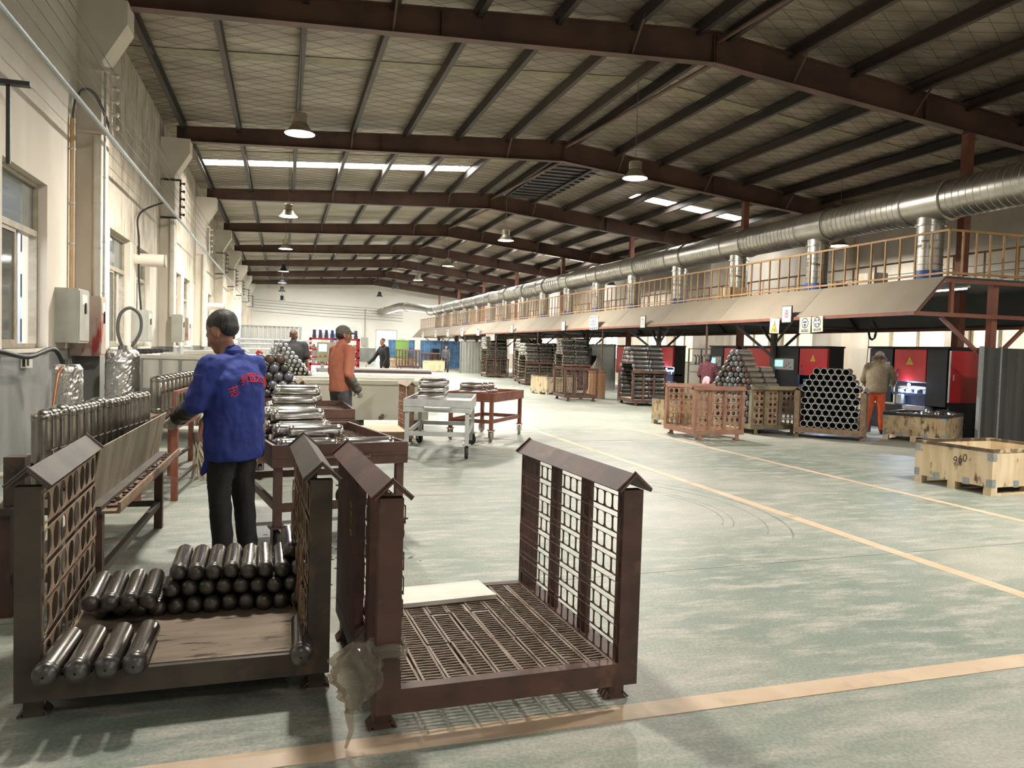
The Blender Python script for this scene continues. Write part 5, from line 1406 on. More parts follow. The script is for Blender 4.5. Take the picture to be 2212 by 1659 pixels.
for i in range(5):
    lying(m2, 0.16 + 0.02 * i, 0.10 + 0.118 * (i + 0.5), z + 0.10, rr.uniform(-0.03, 0.03), 'polished cylinder, second layer of the far brown cart, %s from its front' % ORD[i], 'cylinders on the second brown cart', 0.056, 0.50)
for i in range(3):
    lying(m2, 0.19, 0.10 + 0.118 * (i + 1), z + 0.20, rr.uniform(-0.03, 0.03), 'polished cylinder, top layer of the far brown cart, %s from its front' % ORD[i], 'cylinders on the second brown cart', 0.056, 0.50)
c3, m3 = cart('silver painted tray cart on rubber casters in the aisle', (1.585, 10.62, 0), math.radians(-16), 0.92, 1.72, 0.80, 0.17, 'alu_paint', 'alu_paint', 'tyre', False, mixed=(0.1, 0.1, 0.6, 1.0))
z = 0.80 - 0.065 + 0.058
for lay, n_ in ((0, 6), (1, 5), (2, 4)):
    for i in range(n_):
        lying(m3, 0.09 + 0.02 * lay, 0.62 + 0.118 * (i + (0.5 if lay == 1 else 0)), z + 0.104 * lay, rr.uniform(-0.02, 0.02) + 0.26, 'polished cylinder on the silver cart, %s layer up, %s from the front' % (ORD[lay], ORD[i]), 'cylinders on the silver cart', 0.058, 0.42)
c4, m4 = cart('red-brown tray cart behind the silver one, on pale dusty casters', (2.62, 12.72, 0), math.radians(-36), 0.82, 1.5, 0.80, 0.15, 'rust_red', 'rust_red', 'tyre_dusty', False, handle=False, mixed=(0.2, 0.5, 0.9, 0.3))
z = 0.80 - 0.065 + 0.055
for lay, n_ in ((0, 6), (1, 4)):
    for i in range(n_):
        lying(m4, 0.10 + 0.05 * (i % 2), 0.20 + 0.13 * (i + (0.6 if lay else 0)), z + 0.098 * lay, rr.uniform(-0.1, 0.1) + 0.55, 'polished cylinder on the red-brown cart, %s layer up, %s from the front' % (ORD[lay], ORD[i]), 'cylinders on the red-brown cart', 0.055, 0.40)
# ================================================================== PILES BEHIND THE WORKER IN BLUE
t = thing('pile_table', 'low brown table carrying the pile of large dome-ended cylinders', 'table', (-0.75, 10.7, 0))
B().b2((0, 0, 0.70), (1.05, 0.9, 0.78)).build('table_top', 'rust_brown', t)
for x in (0.04, 1.01):
    for y in (0.05, 0.85):
        B().b2((x - 0.03, y - 0.03, 0), (x + 0.03, y + 0.03, 0.70)).build('leg', 'rust_brown', t)
rr = random.Random(14)
d = 0.128
idx = 0
for r_ in range(5):
    n_ = 7 - r_
    for i in range(n_):
        x = 0.20 - r_ * d * 0.42 - i * d
        if x < -0.52:
            continue
        md = rr.choice(['steel_dark', 'steel_oxide', 'steel_blue', 'steel_dark'])
        cylinder((x, 10.78 + rr.uniform(-0.03, 0.03), 0.78 + d / 2 + r_ * d * 0.87), (0, 0, 0.05), 'large dome-ended cylinder in the pile, %s row up, %s from right' % (ORD[r_], ORD[i]), 'large dome-ended cylinders in the pile', r=d * 0.49, L=0.62, mb='steel_dark', md=md, parts=('dome',), n=20, name='round_ended_cylinder')
t = thing('pile_table', 'brown steel frame table carrying the pile of small dome-ended cylinders', 'table', (-0.75, 15.55, 0))
B().b2((0, 0, 0.76), (1.42, 1.0, 0.82)).build('table_top', 'rust_brown', t)
for x in (0.04, 1.38):
    for y in (0.05, 0.95):
        B().b2((x - 0.03, y - 0.03, 0), (x + 0.03, y + 0.03, 0.76)).build('leg', 'rust_brown', t)
d = 0.088
for r_ in range(10):
    i = 0
    x = 0.58 - r_ * d * 0.74
    while x > -0.44 + 0.03 * r_:
        cylinder((x + rr.uniform(-0.012, 0.012), 15.6 + rr.uniform(-0.02, 0.06), 0.82 + d / 2 + r_ * d * 0.86), (0, 0, 0.03), 'small dome-ended cylinder in the pile, %s row up, %s from right' % (ORD[r_], ORD[i]), 'small dome-ended cylinders in the pile', r=d * 0.47, L=0.45, mb='steel_dark', md='steel_bright' if r_ < 3 else 'machine_grey', parts=('dome',), n=14, name='round_ended_cylinder')
        x -= d * 1.04
        i += 1
# ================================================================== MID HALL: TANK, CRATE, BENCHES
crate('brown steel crate with plywood floor standing before the white tank', (0.30, 12.05, 0), 0.0, 1.62, 1.0, 'slots', 'rust_tan', 'rust_pink', 'ply', 5, 0.90, 8, False)
t = thing('dip_tank', 'long white stained metal tank across the middle behind the man in orange', 'tank', (0.15, 13.75, 0))
for a, c in (((0, 0), (2.35, 0.04)), ((0, 1.26), (2.35, 1.3)), ((0, 0.04), (0.04, 1.26)), ((2.31, 0.04), (2.35, 1.26))):
    B().b2((*a, 0.22), (*c, 0.84)).build('tank_wall', 'tank_white', t)
B().b2((0.04, 0.04, 0.22), (2.31, 1.26, 0.3)).build('tank_floor', 'tank_white', t)
B().b2((-0.05, -0.05, 0.84), (2.4, 0.07, 0.91)).b2((-0.05, 1.23, 0.84), (2.4, 1.35, 0.91)).b2((-0.05, 0.07, 0.84), (0.07, 1.23, 0.91)).b2((2.28, 0.07, 0.84), (2.4, 1.23, 0.91)).build('tank_rim', 'tank_white', t)
for x in (0.1, 1.15, 2.2):
    B().b2((x, 0.05, 0), (x + 0.08, 1.25, 0.22)).build('skid', 'rust_dark', t)
def bench(label, loc, rz, Wd, D, h, mt, ml, cat='bench'):
    t = thing('work_bench', label, cat, loc, rz)
    B().b2((0, 0, h - 0.06), (Wd, D, h)).build('bench_top', mt, t)
    B().b2((0.02, 0.02, h - 0.14), (Wd - 0.02, 0.05, h - 0.06)).build('apron', mt, t)
    for x in (0.05, Wd / 2, Wd - 0.05):
        for y in (0.05, D - 0.05):
            B().b2((x - 0.03, y - 0.03, 0), (x + 0.03, y + 0.03, h - 0.06)).build('leg', ml, t)
    return t
bench('stained steel bench behind the white tank and the man in the black shirt', (0.35, 18.2, 0), 0, 3.2, 1.3, 0.84, 'tank_white', 'dado_grey')
bench('long grey conveyor bench in the far middle of the hall', (0.9, 22.5, 0), -0.05, 3.2, 0.9, 0.86, 'corrugated_grey', 'dado_grey')
t = thing('steel_beam', 'long dark steel beam resting on pale blocks in the middle of the hall', 'beam', (1.75, 20.4, 0), -0.05)
B().b2((0, 0, 0.78), (2.0, 0.25, 0.88)).build('beam', 'rust_brown', t)
for x in (0.15, 0.7, 1.25, 1.8):
    B().b2((x, 0.02, 0), (x + 0.2, 0.22, 0.78)).build('block', 'tank_white', t)
# red parts rack with grey fittings, and the control terminal
t = thing('parts_rack', 'red shelf rack full of small fittings behind the man in the black shirt', 'rack', (0.85, 25.6, 0))
for x in (0.0, 0.75, 1.5):
    for y in (0.0, 0.5):
        B().b2((x - 0.03, y, 0), (x + 0.03, y + 0.05, 1.72)).build('upright', 'machine_red' if x != 0.75 else 'sign_white', t)
for z in (0.45, 0.85, 1.08, 1.32, 1.66):
    B().b2((-0.03, 0, z), (1.53, 0.55, z + 0.05)).build('shelf', 'machine_red', t)
rr = random.Random(17)
k = 0
for z in (0.50, 0.90, 1.13, 1.37):
    for i in range(8):
        x = 0.85 + 0.1 + 0.185 * i
        q = B().lathe([(0.001, 0), (0.06, 0), (0.06, 0.06), (0.04, 0.08), (0.04, 0.14), (0.001, 0.14)], 10).mesh('fitting', rr.choice(['steel_bright', 'alu_paint', 'machine_black', 'machine_red']), True) if False else None
        mm = rr.choice(['steel_bright', 'alu_paint', 'machine_black', 'steel_bright'])
        key = ('fit', mm)
        if key not in cyl_cache:
            cyl_cache[key] = B().lathe([(0.001, 0), (0.065, 0), (0.065, 0.06), (0.045, 0.075), (0.045, 0.15), (0.001, 0.15)], 12).mesh('fitting', mm, True)
        tag(put('metal_fitting', cyl_cache[key], None, (x, 25.75, z)), 'small metal fitting on the red rack, %s from left, %s shelf up' % (ORD[i], ORD[[0.50, 0.90, 1.13, 1.37].index(z)]), 'fitting', 'fittings on the red rack')
if True:
    key = 'motor'
    cyl_cache[key] = B().b2((-0.06, -0.06, 0), (0.06, 0.06, 0.10)).lathe([(0.05, 0.10), (0.05, 0.26), (0.001, 0.27)], 10).mesh('motor', 'machine_blue')
    for i in range(8):
        tag(put('small_motor', cyl_cache[key], None, (0.97 + 0.185 * i, 25.8, 1.71)), 'small dark motor standing on top of the red rack, %s from left' % ORD[i], 'motor', 'motors on the red rack')
t = thing('control_terminal', 'grey control terminal with lit screen on a post beside the red rack', 'terminal', (0.96, 20.1, 0))
B().b2((-0.04, -0.04, 0), (0.04, 0.04, 1.1)).build('post', 'dado_grey', t)
B().b2((-0.2, -0.2, 0), (0.2, 0.2, 0.02)).build('base_plate', 'dado_grey', t)
cab = B().b2((-0.13, -0.09, 1.08), (0.13, 0.09, 1.56)).build('terminal_box', 'olive_steel', t)
B().b2((-0.10, -0.096, 1.33), (0.10, -0.09, 1.52)).build('screen', 'screen_glow', cab)
for i in range(3):
    B().lathe([(0.001, 0), (0.018, 0), (0.018, 0.02), (0.001, 0.02)], 8, Matrix.Rotation(PI / 2, 3, 'X'), (-0.06 + 0.06 * i, -0.09, 1.22)).build('button', ['sign_red', 'green_plastic', 'sign_black'][i], cab)
B().b2((0.13, -0.09, 1.10), (0.30, 0.06, 1.56)).build('side_plate', 'canopy_tan', t)
t = thing('conveyor_rails', 'stacked horizontal steel guide rails left of the man in the black shirt', 'rails', (-1.15, 21.0, 0))
for z in (1.05, 1.18, 1.34, 1.47, 1.58):
    B().tube([(0, 0, z), (1.9, 0.3, z)], 0.022, 8).build('rail', 'alu_paint', t, True)
for x in (0.1, 0.9, 1.8):
    B().b2((x - 0.03, 0.16 * x - 0.03, 0), (x + 0.03, 0.16 * x + 0.03, 1.62)).build('post', 'alu_paint', t)
for i in range(5):
    B().lathe([(0.001, 0), (0.09, 0.0), (0.09, 0.14), (0.05, 0.18), (0.001, 0.2)], 12, None, (0.25 + 0.33 * i, 0.35, 1.12)).build('roller_head', ['alu_paint', 'machine_red'][i % 2], t, True)
# ================================================================== RIGHT HAND CRATES AND STACKS
crate('pinkish rusty open crate nearest the yellow line with round-holed sides', (8.02, 12.5, 0), PI / 2, 1.05, 0.96, 'round', 'rust_pink', 'strip_tan', 'grate', 6, 0.90, 9, False)
crate('olive crate with round-holed side panel holding the pyramid of cylinders', (9.85, 13.44, 0), PI / 2, 1.2, 1.02, 'round', 'olive_steel', 'strip_tan', 'ply', 6, 0.88, 10, False)
d = 0.127
rr = random.Random(41)
ua, ax = Vector((-0.36, 0.933, 0)), Vector((0.933, 0.36, 0))
spec = [8, 8, 8, 8, 8, 8, 8, 7, 6, 5, 4, 3, 2]
for rowi, n_ in enumerate(spec):
    cnt = n_ - 1 if (rowi % 2 and rowi < 7) else n_
    off = (d * 0.5 if rowi % 2 else 0.0) if rowi < 7 else d * 0.5 * (rowi - 6)
    for i in range(cnt):
        md = rr.choice(['steel_dark', 'steel_blue', 'steel_blue', 'steel_oxide'])
        for dp in range(2):
            if dp == 1 and (rowi > 9 or (0 < i < cnt - 1 and rowi < 7)):
                continue
            c_ = Vector((8.84, 13.50, 0.205 + d / 2 + rowi * d * 0.868)) + ua * (off + i * d) + ax * (0.44 * dp + rr.uniform(-0.02, 0.02))
            cylinder(c_, (0, 0, math.atan2(-ax.x, ax.y) + rr.uniform(-0.012, 0.012)),
                     ('dull steel cylinder in the pyramid stack, %s row up, %s from right' if dp == 0 else 'rear steel cylinder in the pyramid stack, %s row up, %s from right') % (ORD[rowi], ORD[i]), 'cylinders in the pyramid stack', r=d * 0.49, L=0.43, mb='steel_olive', md=md, parts=('dome',), n=16)
# crate of open pipes
PRZ = math.radians(-43)
t = crate('grey-brown crate packed with open-ended pipes beside the worker in the hat', (9.50, 12.93, 0), PRZ, 1.16, 1.05, 'round', 'rust_tan', 'rust_tan', 'ply', 5, 0.90, 7, False)
pm_ = Matrix.Translation((9.50, 12.93, 0)) @ Matrix.Rotation(PRZ, 4, 'Z')
d = 0.129
pipe = B().lathe([(d * 0.49, 0), (d * 0.49, 1.0), (d * 0.43, 1.0), (d * 0.43, 0.0), (d * 0.49, 0.0)], 20, RXY)
pipe.f = [f for f in pipe.f if len(f) == 4]
pipe_m = pipe.mesh('open_pipe', 'steel_dark', True, fix=False)
bore_shade_m = B().lathe([(0.001, 0.12), (d * 0.425, 0.12), (d * 0.425, 0.13), (0.001, 0.13)], 14, RXY).mesh('bore_shade', 'hole_black')  # black disc standing in for the shade inside each pipe
ringm = B().lathe([(d * 0.428, -0.001), (d * 0.495, -0.001), (d * 0.495, 0.006), (d * 0.428, 0.006), (d * 0.428, -0.001)], 20, RXY)
ringm.f = [f for f in ringm.f if len(f) == 4]
ring_m = ringm.mesh('cut_edge', 'alu_paint')
for rowi in range(10):
    n_ = [8, 7, 8, 7, 8, 7, 8, 7, 6, 5][rowi]
    base = [0, 0.5, 0, 0.5, 0, 0.5, 0, 0.5, 1, 1.5][rowi]
    for i in range(n_):
        x = 0.13 + (base + i) * d
        p = pm_ @ Vector((x, -0.03 + rr.uniform(-0.01, 0.01), 0.205 + d / 2 + rowi * d * 0.868))
        o = put('steel_pipe', pipe_m, None, p, (0, 0, PRZ))
        tag(o, 'open-ended grey pipe in the pipe crate, %s row up, %s from left' % (ORD[rowi], ORD[i]), 'pipe', 'pipes in the pipe crate')
        put('cut_edge', ring_m, o)
        put('bore_shade', bore_shade_m, o)
# wooden boxes
def wbox(label, loc, rz, Wd, D, h, m, mark=None, oily=False, ply_rim=False, mrot=0.0):
    t = thing('wooden_box', label, 'box', loc, rz, 'wooden pallet boxes')
    zb = 0.115
    for x in (0.0, Wd / 2 - 0.05, Wd - 0.1):
        for y in (0.0, D / 2 - 0.05, D - 0.1):
            B().b2((x, y, 0.02), (x + 0.1, y + 0.1, zb - 0.02)).build('pallet_block', 'box_wood', t)
    for y in (0.0, D / 2 - 0.05, D - 0.1):
        B().b2((0, y, 0), (Wd, y + 0.1, 0.02)).build('skid_board', 'box_wood', t)
    B().b2((0, 0, zb - 0.02), (Wd, D, zb)).build('pallet_deck', 'box_wood', t)
    th = 0.02
    B().b2((0, 0, zb), (Wd, th, h)).build('side_panel', m, t)
    B().b2((0, D - th, zb), (Wd, D, h)).build('side_panel', m, t)
    B().b2((0, th, zb), (th, D - th, h)).build('side_panel', m, t)
    B().b2((Wd - th, th, zb), (Wd, D - th, h)).build('side_panel', m, t)
    rm = 'lamp_black' if oily else 'box_rim'
    hh = 0.05 if oily else 0.035
    B().b2((-0.006, -0.006, h - hh), (Wd + 0.006, th + 0.002, h + 0.004)).b2((-0.006, D - th, h - hh), (Wd + 0.006, D + 0.006, h + 0.004)).b2((-0.006, th, h - hh), (th, D - th, h + 0.004)).b2((Wd - th, th, h - hh), (Wd + 0.006, D - th, h + 0.004)).build('oily_rim', rm, t)
    for (x, y, sx, sy) in ((-0.004, -0.004, 1, 1), (Wd + 0.004, -0.004, -1, 1), (-0.004, D + 0.004, 1, -1)):
        for z0, z1 in ((zb - 0.02, zb + 0.07), (h - 0.13, h - 0.05)):
            B().b2((x, y, z0), (x + sx * 0.07, y + sy * 0.004, z1)).b2((x, y, z0), (x + sx * 0.004, y + sy * 0.07, z1)).build('corner_plate', 'galvanised', t)
    for x in (Wd * 0.27, Wd * 0.66):
        B().b2((x, -0.004, zb - 0.03), (x + 0.09, 0.0, zb + 0.05)).build('clip_plate', 'galvanised', t)
    for y in (D * 0.27, D * 0.66):
        B().b2((-0.004, y, zb - 0.03), (0.0, y + 0.09, zb + 0.05)).build('clip_plate', 'galvanised', t)
    if mark:
        side, body, size, px, pz = mark
        if side == 'left':
            text_mesh('handwriting', body, size, 'ink_dark', t, (-0.0015, px, pz), (PI / 2, -mrot, -PI / 2), 0.0004, 0.3)
        else:
            text_mesh('handwriting', body, size, 'ink_dark', t, (px, -0.0015, pz), (PI / 2, 0, 0), 0.0004, 0.3)
    return t
wbox('pale wooden pallet box at the right edge with oily rim and scribbled number', (7.80, 7.03, 0), math.radians(6), 1.35, 1.03, 0.53, 'box_wood', ('left', '960', 0.13, 0.42, 0.36), mrot=0.35)
wbox('oily wooden pallet box of steel bowls before the arc-welding machine', (11.72, 11.60, 0), math.radians(31), 1.25, 1.09, 0.53, 'box_wood_oily', None, True)
wb = Matrix.Translation((11.72, 11.60, 0)) @ Matrix.Rotation(math.radians(31), 4, 'Z')
capm = B().lathe([(0.001, 0.062)] + [(0.075 * math.sin(a), 0.062 * math.cos(a)) for a in [PI / 2 * k / 6 for k in range(1, 7)]] + [(0.079, -0.02), (0.073, -0.02), (0.070, 0.0)], 18).mesh('steel_cap', 'steel_bright', True)
fill = B().b2((0.03, 0.03, 0.14), (1.22, 1.06, 0.42)).build('loose_caps_bed', 'steel_dark'); fill.location = (11.72, 11.60, 0); fill.rotation_euler = (0, 0, math.radians(31))
tag(fill, 'mass of steel end bowls filling the oily wooden box', 'bowls', kind='stuff')
for i in range(16):
    p = wb @ Vector((0.25 + 0.22 * (i % 5) + rr.uniform(-0.04, 0.04), 0.16 + 0.24 * (i // 5) + rr.uniform(-0.04, 0.04), 0.46 + rr.uniform(0, 0.06)))
    tag(put('steel_bowl', capm, None, p, (rr.uniform(-0.9, 0.9), rr.uniform(-0.9, 0.9), 0)), 'shiny bowl-shaped steel end heaped in the oily box, %s from its left corner' % ORD[i], 'bowl', 'steel bowls in the oily box')
wbox('wooden pallet box with dark scribble standing in the far aisle', (8.80, 25.72, 0), math.radians(17), 1.3, 1.0, 0.66, 'box_wood', ('front', 'Дтуб', 0.22, 0.42, 0.50))
wbox('small wooden pallet box far down the aisle near the standing man', (8.35, 48.2, 0), -0.15, 1.35, 1.0, 0.75, 'box_wood')
wbox('brown wooden pallet box behind the pinkish open crate', (7.88, 14.75, 0), 0.1, 0.85, 0.9, 0.6, 'box_wood_oily', None, True)
t = thing('gas_bottle', 'small dark gas bottle standing between the hat worker\'s feet and the box', 'bottle', (11.95, 13.9, 0))
B().lathe([(0.001, 0), (0.085, 0), (0.09, 0.02), (0.09, 0.36), (0.07, 0.40), (0.001, 0.40)], 16).build('bottle_body', 'steel_dark', t, True)
B().lathe([(0.001, 0.40), (0.05, 0.40), (0.05, 0.44), (0.001, 0.44)], 12).build('bottle_cap', 'steel_dark', t, True)
# middle distance crates
crate('empty dark brown slotted crate beside the fibre drum', (9.32, 22.55, 0), PI / 2 - 0.08, 1.3, 1.0, 'slots', 'rust_brown', 'rust_brown', 'grate', 8, 0.95, 10, False)
t = thing('fibre_drum', 'brown fibre drum with clear plastic film cone on top', 'drum', (9.97, 24.1, 0))
B().lathe([(0.001, 0), (0.29, 0), (0.29, 0.02), (0.28, 0.03), (0.28, 0.86), (0.29, 0.87), (0.29, 0.90), (0.001, 0.90)], 24).build('drum_body', 'drum_fibre', t, True)
B().lathe([(0.292, 0.0), (0.296, 0.005), (0.296, 0.04), (0.292, 0.045)], 24).build('hoop', 'galvanised', t, True)
B().lathe([(0.30, 0.86), (0.305, 0.90), (0.27, 0.93), (0.16, 1.10), (0.05, 1.28), (0.02, 1.36), (0.001, 1.37)], 18).build('film_cone', 'plastic_film', t, True)
t = thing('work_lamp', 'black work lamp and tool bag hanging on the grey screen by the drum', 'lamp', (12.9, 32.0, 1.0))
B().b2((-0.12, -0.25, -0.1), (0.1, 0.1, 0.32)).build('bag', 'sleeve_grey', t)
B().b2((-0.12, -0.42, -0.05), (0.1, -0.27, 0.38)).build('lamp_head', 'machine_black', t)
B().tube([(0, -0.15, 0.3), (0, -0.12, 0.6), (0, -0.05, 0.72), (0, 0.02, 0.6), (0, 0.05, 0.32)], 0.02, 6).build('strap', 'cable_black', t, True)
def stack(label_c, label_s, loc, rz, W_, D_, nrow, ncol, r, deep, indiv, ord_seed, group, face=-1, m='rust_brown'):
    crate(label_c, loc, rz, W_, D_, 'slots', m, m, 'ply', 5, 0.95, 6, False)
    mm_ = Matrix.Translation(loc) @ Matrix.Rotation(rz, 4, 'Z')
    rr = random.Random(ord_seed)
    L = (D_ - 0.02) / deep
    bb = B()
    for rw in range(nrow):
        nn = ncol if rw < nrow * 0.62 else ncol - int((rw - nrow * 0.62) * 0.9) - 1
        st = (W_ - nn * 2 * r) / 2 + r + (r * 0.5 if rw % 2 else -r * 0.3)
        for i in range(nn):
            for dp in range(deep):
                if dp < deep - 1 and 0 < i < nn - 1 and rw < nrow - 1 and rw < nrow * 0.62:
                    continue
                yl = D_ - 0.0 - dp * L
                p = mm_ @ Vector((st + i * 2 * r, yl + rr.uniform(-0.02, 0.02), 0.2 + r + rw * r * 1.74))
                if indiv:
                    cylinder(p, (0, 0, rz + PI), label_s % (ORD[rw], ORD[i], 'front' if dp == 0 else 'rear'), group, r=r * 0.98, L=L * 0.97, mb='steel_dark', md=rr.choice(['steel_dark', 'steel_blue', 'steel_oxide']), parts=('dome',), n=12)
                else:
                    q = mm_ @ Vector((st + i * 2 * r, yl - L * 0.96, 0.2 + r + rw * r * 1.74))
                    dirv = (q - p).normalized()
                    bb.tube([p, p + dirv * r * 0.45, q - dirv * r * 0.45, q], [r * 0.55, r * 0.97, r * 0.97, r * 0.55], 8)
    if not indiv:
        o = bb.build('stacked_cylinders', 'steel_tube', None, True)
        tag(o, label_s, 'cylinders', group, 'stuff')
stack('dark brown crate holding a tall stack of cylinders before the third machine', 'dark cylinder before the third machine, %s row up, %s from the right, %s layer', (10.75, 20.75, 0), PI / 2 - 0.12, 1.35, 1.0, 12, 9, 0.072, 2, True, 5, 'cylinders stacked before the third machine')
stack('crate under the stack of cylinders just beyond the wooden box with scribble', 'stack of steel cylinders rising just beyond the wooden box with scribble', (11.75, 29.2, 0), PI / 2 - 0.1, 1.5, 1.1, 17, 11, 0.062, 2, False, 6, None)
stack('dark crate in the middle of the far row of cylinder stacks', 'wide stack of steel cylinders in the middle of the far row', (12.1, 32.6, 0), PI / 2 - 0.1, 1.9, 1.9, 12, 12, 0.078, 3, False, 7, None)
stack('brown crate left of the middle in the far row of cylinder stacks', 'tall stack of steel cylinders left of the middle in the far row', (12.0, 35.6, 0), PI / 2 - 0.1, 1.5, 1.2, 13, 9, 0.082, 2, False, 8, None)
stack('crate of the leftmost cylinder stack in the far row', 'dense leftmost stack of thin steel cylinders in the far row', (11.9, 41.5, 0), PI / 2 - 0.1, 2.4, 1.2, 20, 20, 0.058, 2, False, 9, None)
crate('dark brown empty crate far away below the blue screens', (9.1, 54.0, 0), PI / 2, 1.5, 1.4, 'slots', 'rust_brown', 'rust_brown', 'grate', 6, 1.25, 7, False)
crate('second dark brown crate far away beside the far wooden box', (10.4, 53.5, 0), PI / 2, 1.3, 1.0, 'slots', 'rust_brown', 'rust_brown', 'grate', 6, 1.1, 7, False)
wbox('brown wooden pallet box at the far end below the green bin', (7.4, 57.0, 0), 0.0, 1.9, 1.0, 0.75, 'box_wood_oily')
t = thing('far_machine', 'dark bench machine standing before the far blue screen', 'machine', (10.6, 57.5, 0))
B().b2((0, 0, 0), (1.1, 0.8, 0.85)).build('machine_base', 'machine_black', t)
B().b2((0.1, 0.1, 0.85), (0.6, 0.7, 1.45)).build('machine_head', 'machine_black', t)
B().b2((0.8, 0.2, 0.85), (1.05, 0.5, 1.1)).build('control_box', 'machine_blue', t)
t = thing('wall_switch', 'pale switch box and conduit on the far end wall right of the door', 'electrical box', (7.5, YF - 0.2, 0))
B().b2((-0.3, 0, 1.5), (0.3, 0.2, 2.3)).build('box_body', 'box_grey', t)
B().tube([(0, 0.1, 2.3), (0, 0.1, 5.0)], 0.05, 8).build('conduit', 'box_grey', t)

# ================================================================== PEOPLE
class Blob:
    """overlapping rounded volumes fused into one continuous skin by a voxel remesh"""
    def __init__(s):
        s.b = B()
    def e(s, c, r, rot=None, n=14, k=10):
        vs, fs = [], []
        c = Vector(c)
        for i in range(1, k):
            th = PI * i / k
            for j in range(n):
                a = 2 * PI * j / n
                v = Vector((r[0] * math.sin(th) * math.cos(a), r[1] * math.sin(th) * math.sin(a), r[2] * math.cos(th)))
                vs.append((rot @ v if rot else v) + c)
        top, bot = Vector((0, 0, r[2])), Vector((0, 0, -r[2]))
        vs += [(rot @ top if rot else top) + c, (rot @ bot if rot else bot) + c]
        for i in range(k - 2):
            for j in range(n):
                a, b_ = i * n + j, i * n + (j + 1) % n
                fs.append((a, a + n, b_ + n, b_))
        T, Bt = len(vs) - 2, len(vs) - 1
        for j in range(n):
            fs.append((T, j, (j + 1) % n))
            fs.append((Bt, (k - 2) * n + (j + 1) % n, (k - 2) * n + j))
        s.b.add(vs, fs)
        return s
    def c(s, p, q, r1, r2, n=12, flat=1.0):
        p, q = Vector(p), Vector(q)
        d = (q - p)
        L = d.length
        d.normalize()
        pts, rs = [], []
        for k in range(4):
            a = PI / 2 * k / 4
            pts.append(p - d * r1 * math.cos(a)); rs.append(max(0.001, r1 * math.sin(a)) if k else r1 * 0.12)
        pts.append(p); rs.append(r1)
        pts.append(q); rs.append(r2)
        for k in range(1, 4):
            a = PI / 2 * k / 4
            pts.append(q + d * r2 * math.sin(a)); rs.append(r2 * math.cos(a))
        pts.append(q + d * r2); rs.append(r2 * 0.12)
        s.b.tube(pts, rs, n)
        return s
    def loft(s, secs, n=20):
        k0 = len(s.b.v)
        for c, rx, ry in secs:
            for j in range(n):
                a = 2 * PI * j / n
                s.b.v.append((c[0] + rx * math.cos(a), c[1] + ry * math.sin(a), c[2]))
        for i in range(len(secs) - 1):
            for j in range(n):
                a, b_ = k0 + i * n + j, k0 + i * n + (j + 1) % n
                s.b.f.append((a, b_, b_ + n, a + n))
        s.b.f.append(tuple(k0 + j for j in reversed(range(n))))
        s.b.f.append(tuple(k0 + (len(secs) - 1) * n + j for j in range(n)))
        return s
    def path(s, pts, rs, n=12):
        for (p, q), (a, b_) in zip(zip(pts, pts[1:]), zip(rs, rs[1:])):
            s.c(p, q, a, b_, n)
        return s
    def build(s, name, m, parent, voxel=0.014, smooth=4, wrinkle=0.0, wscale=0.12):
        o = s.b.build(name, m, parent)
        md = o.modifiers.new('fuse', 'REMESH'); md.mode = 'VOXEL'; md.voxel_size = voxel; md.use_smooth_shade = True
        sm = o.modifiers.new('relax', 'SMOOTH'); sm.factor = 0.5; sm.iterations = smooth
        if wrinkle:
            tx = bpy.data.textures.new('folds', 'CLOUDS'); tx.noise_scale = wscale; tx.noise_depth = 2
            dm = o.modifiers.new('folds', 'DISPLACE'); dm.texture = tx; dm.strength = wrinkle; dm.mid_level = 0.5; dm.texture_coords = 'LOCAL'
        return o
def V(*a): return Vector(a)
def lerp(a, b_, u): return Vector(a) * (1 - u) + Vector(b_) * u
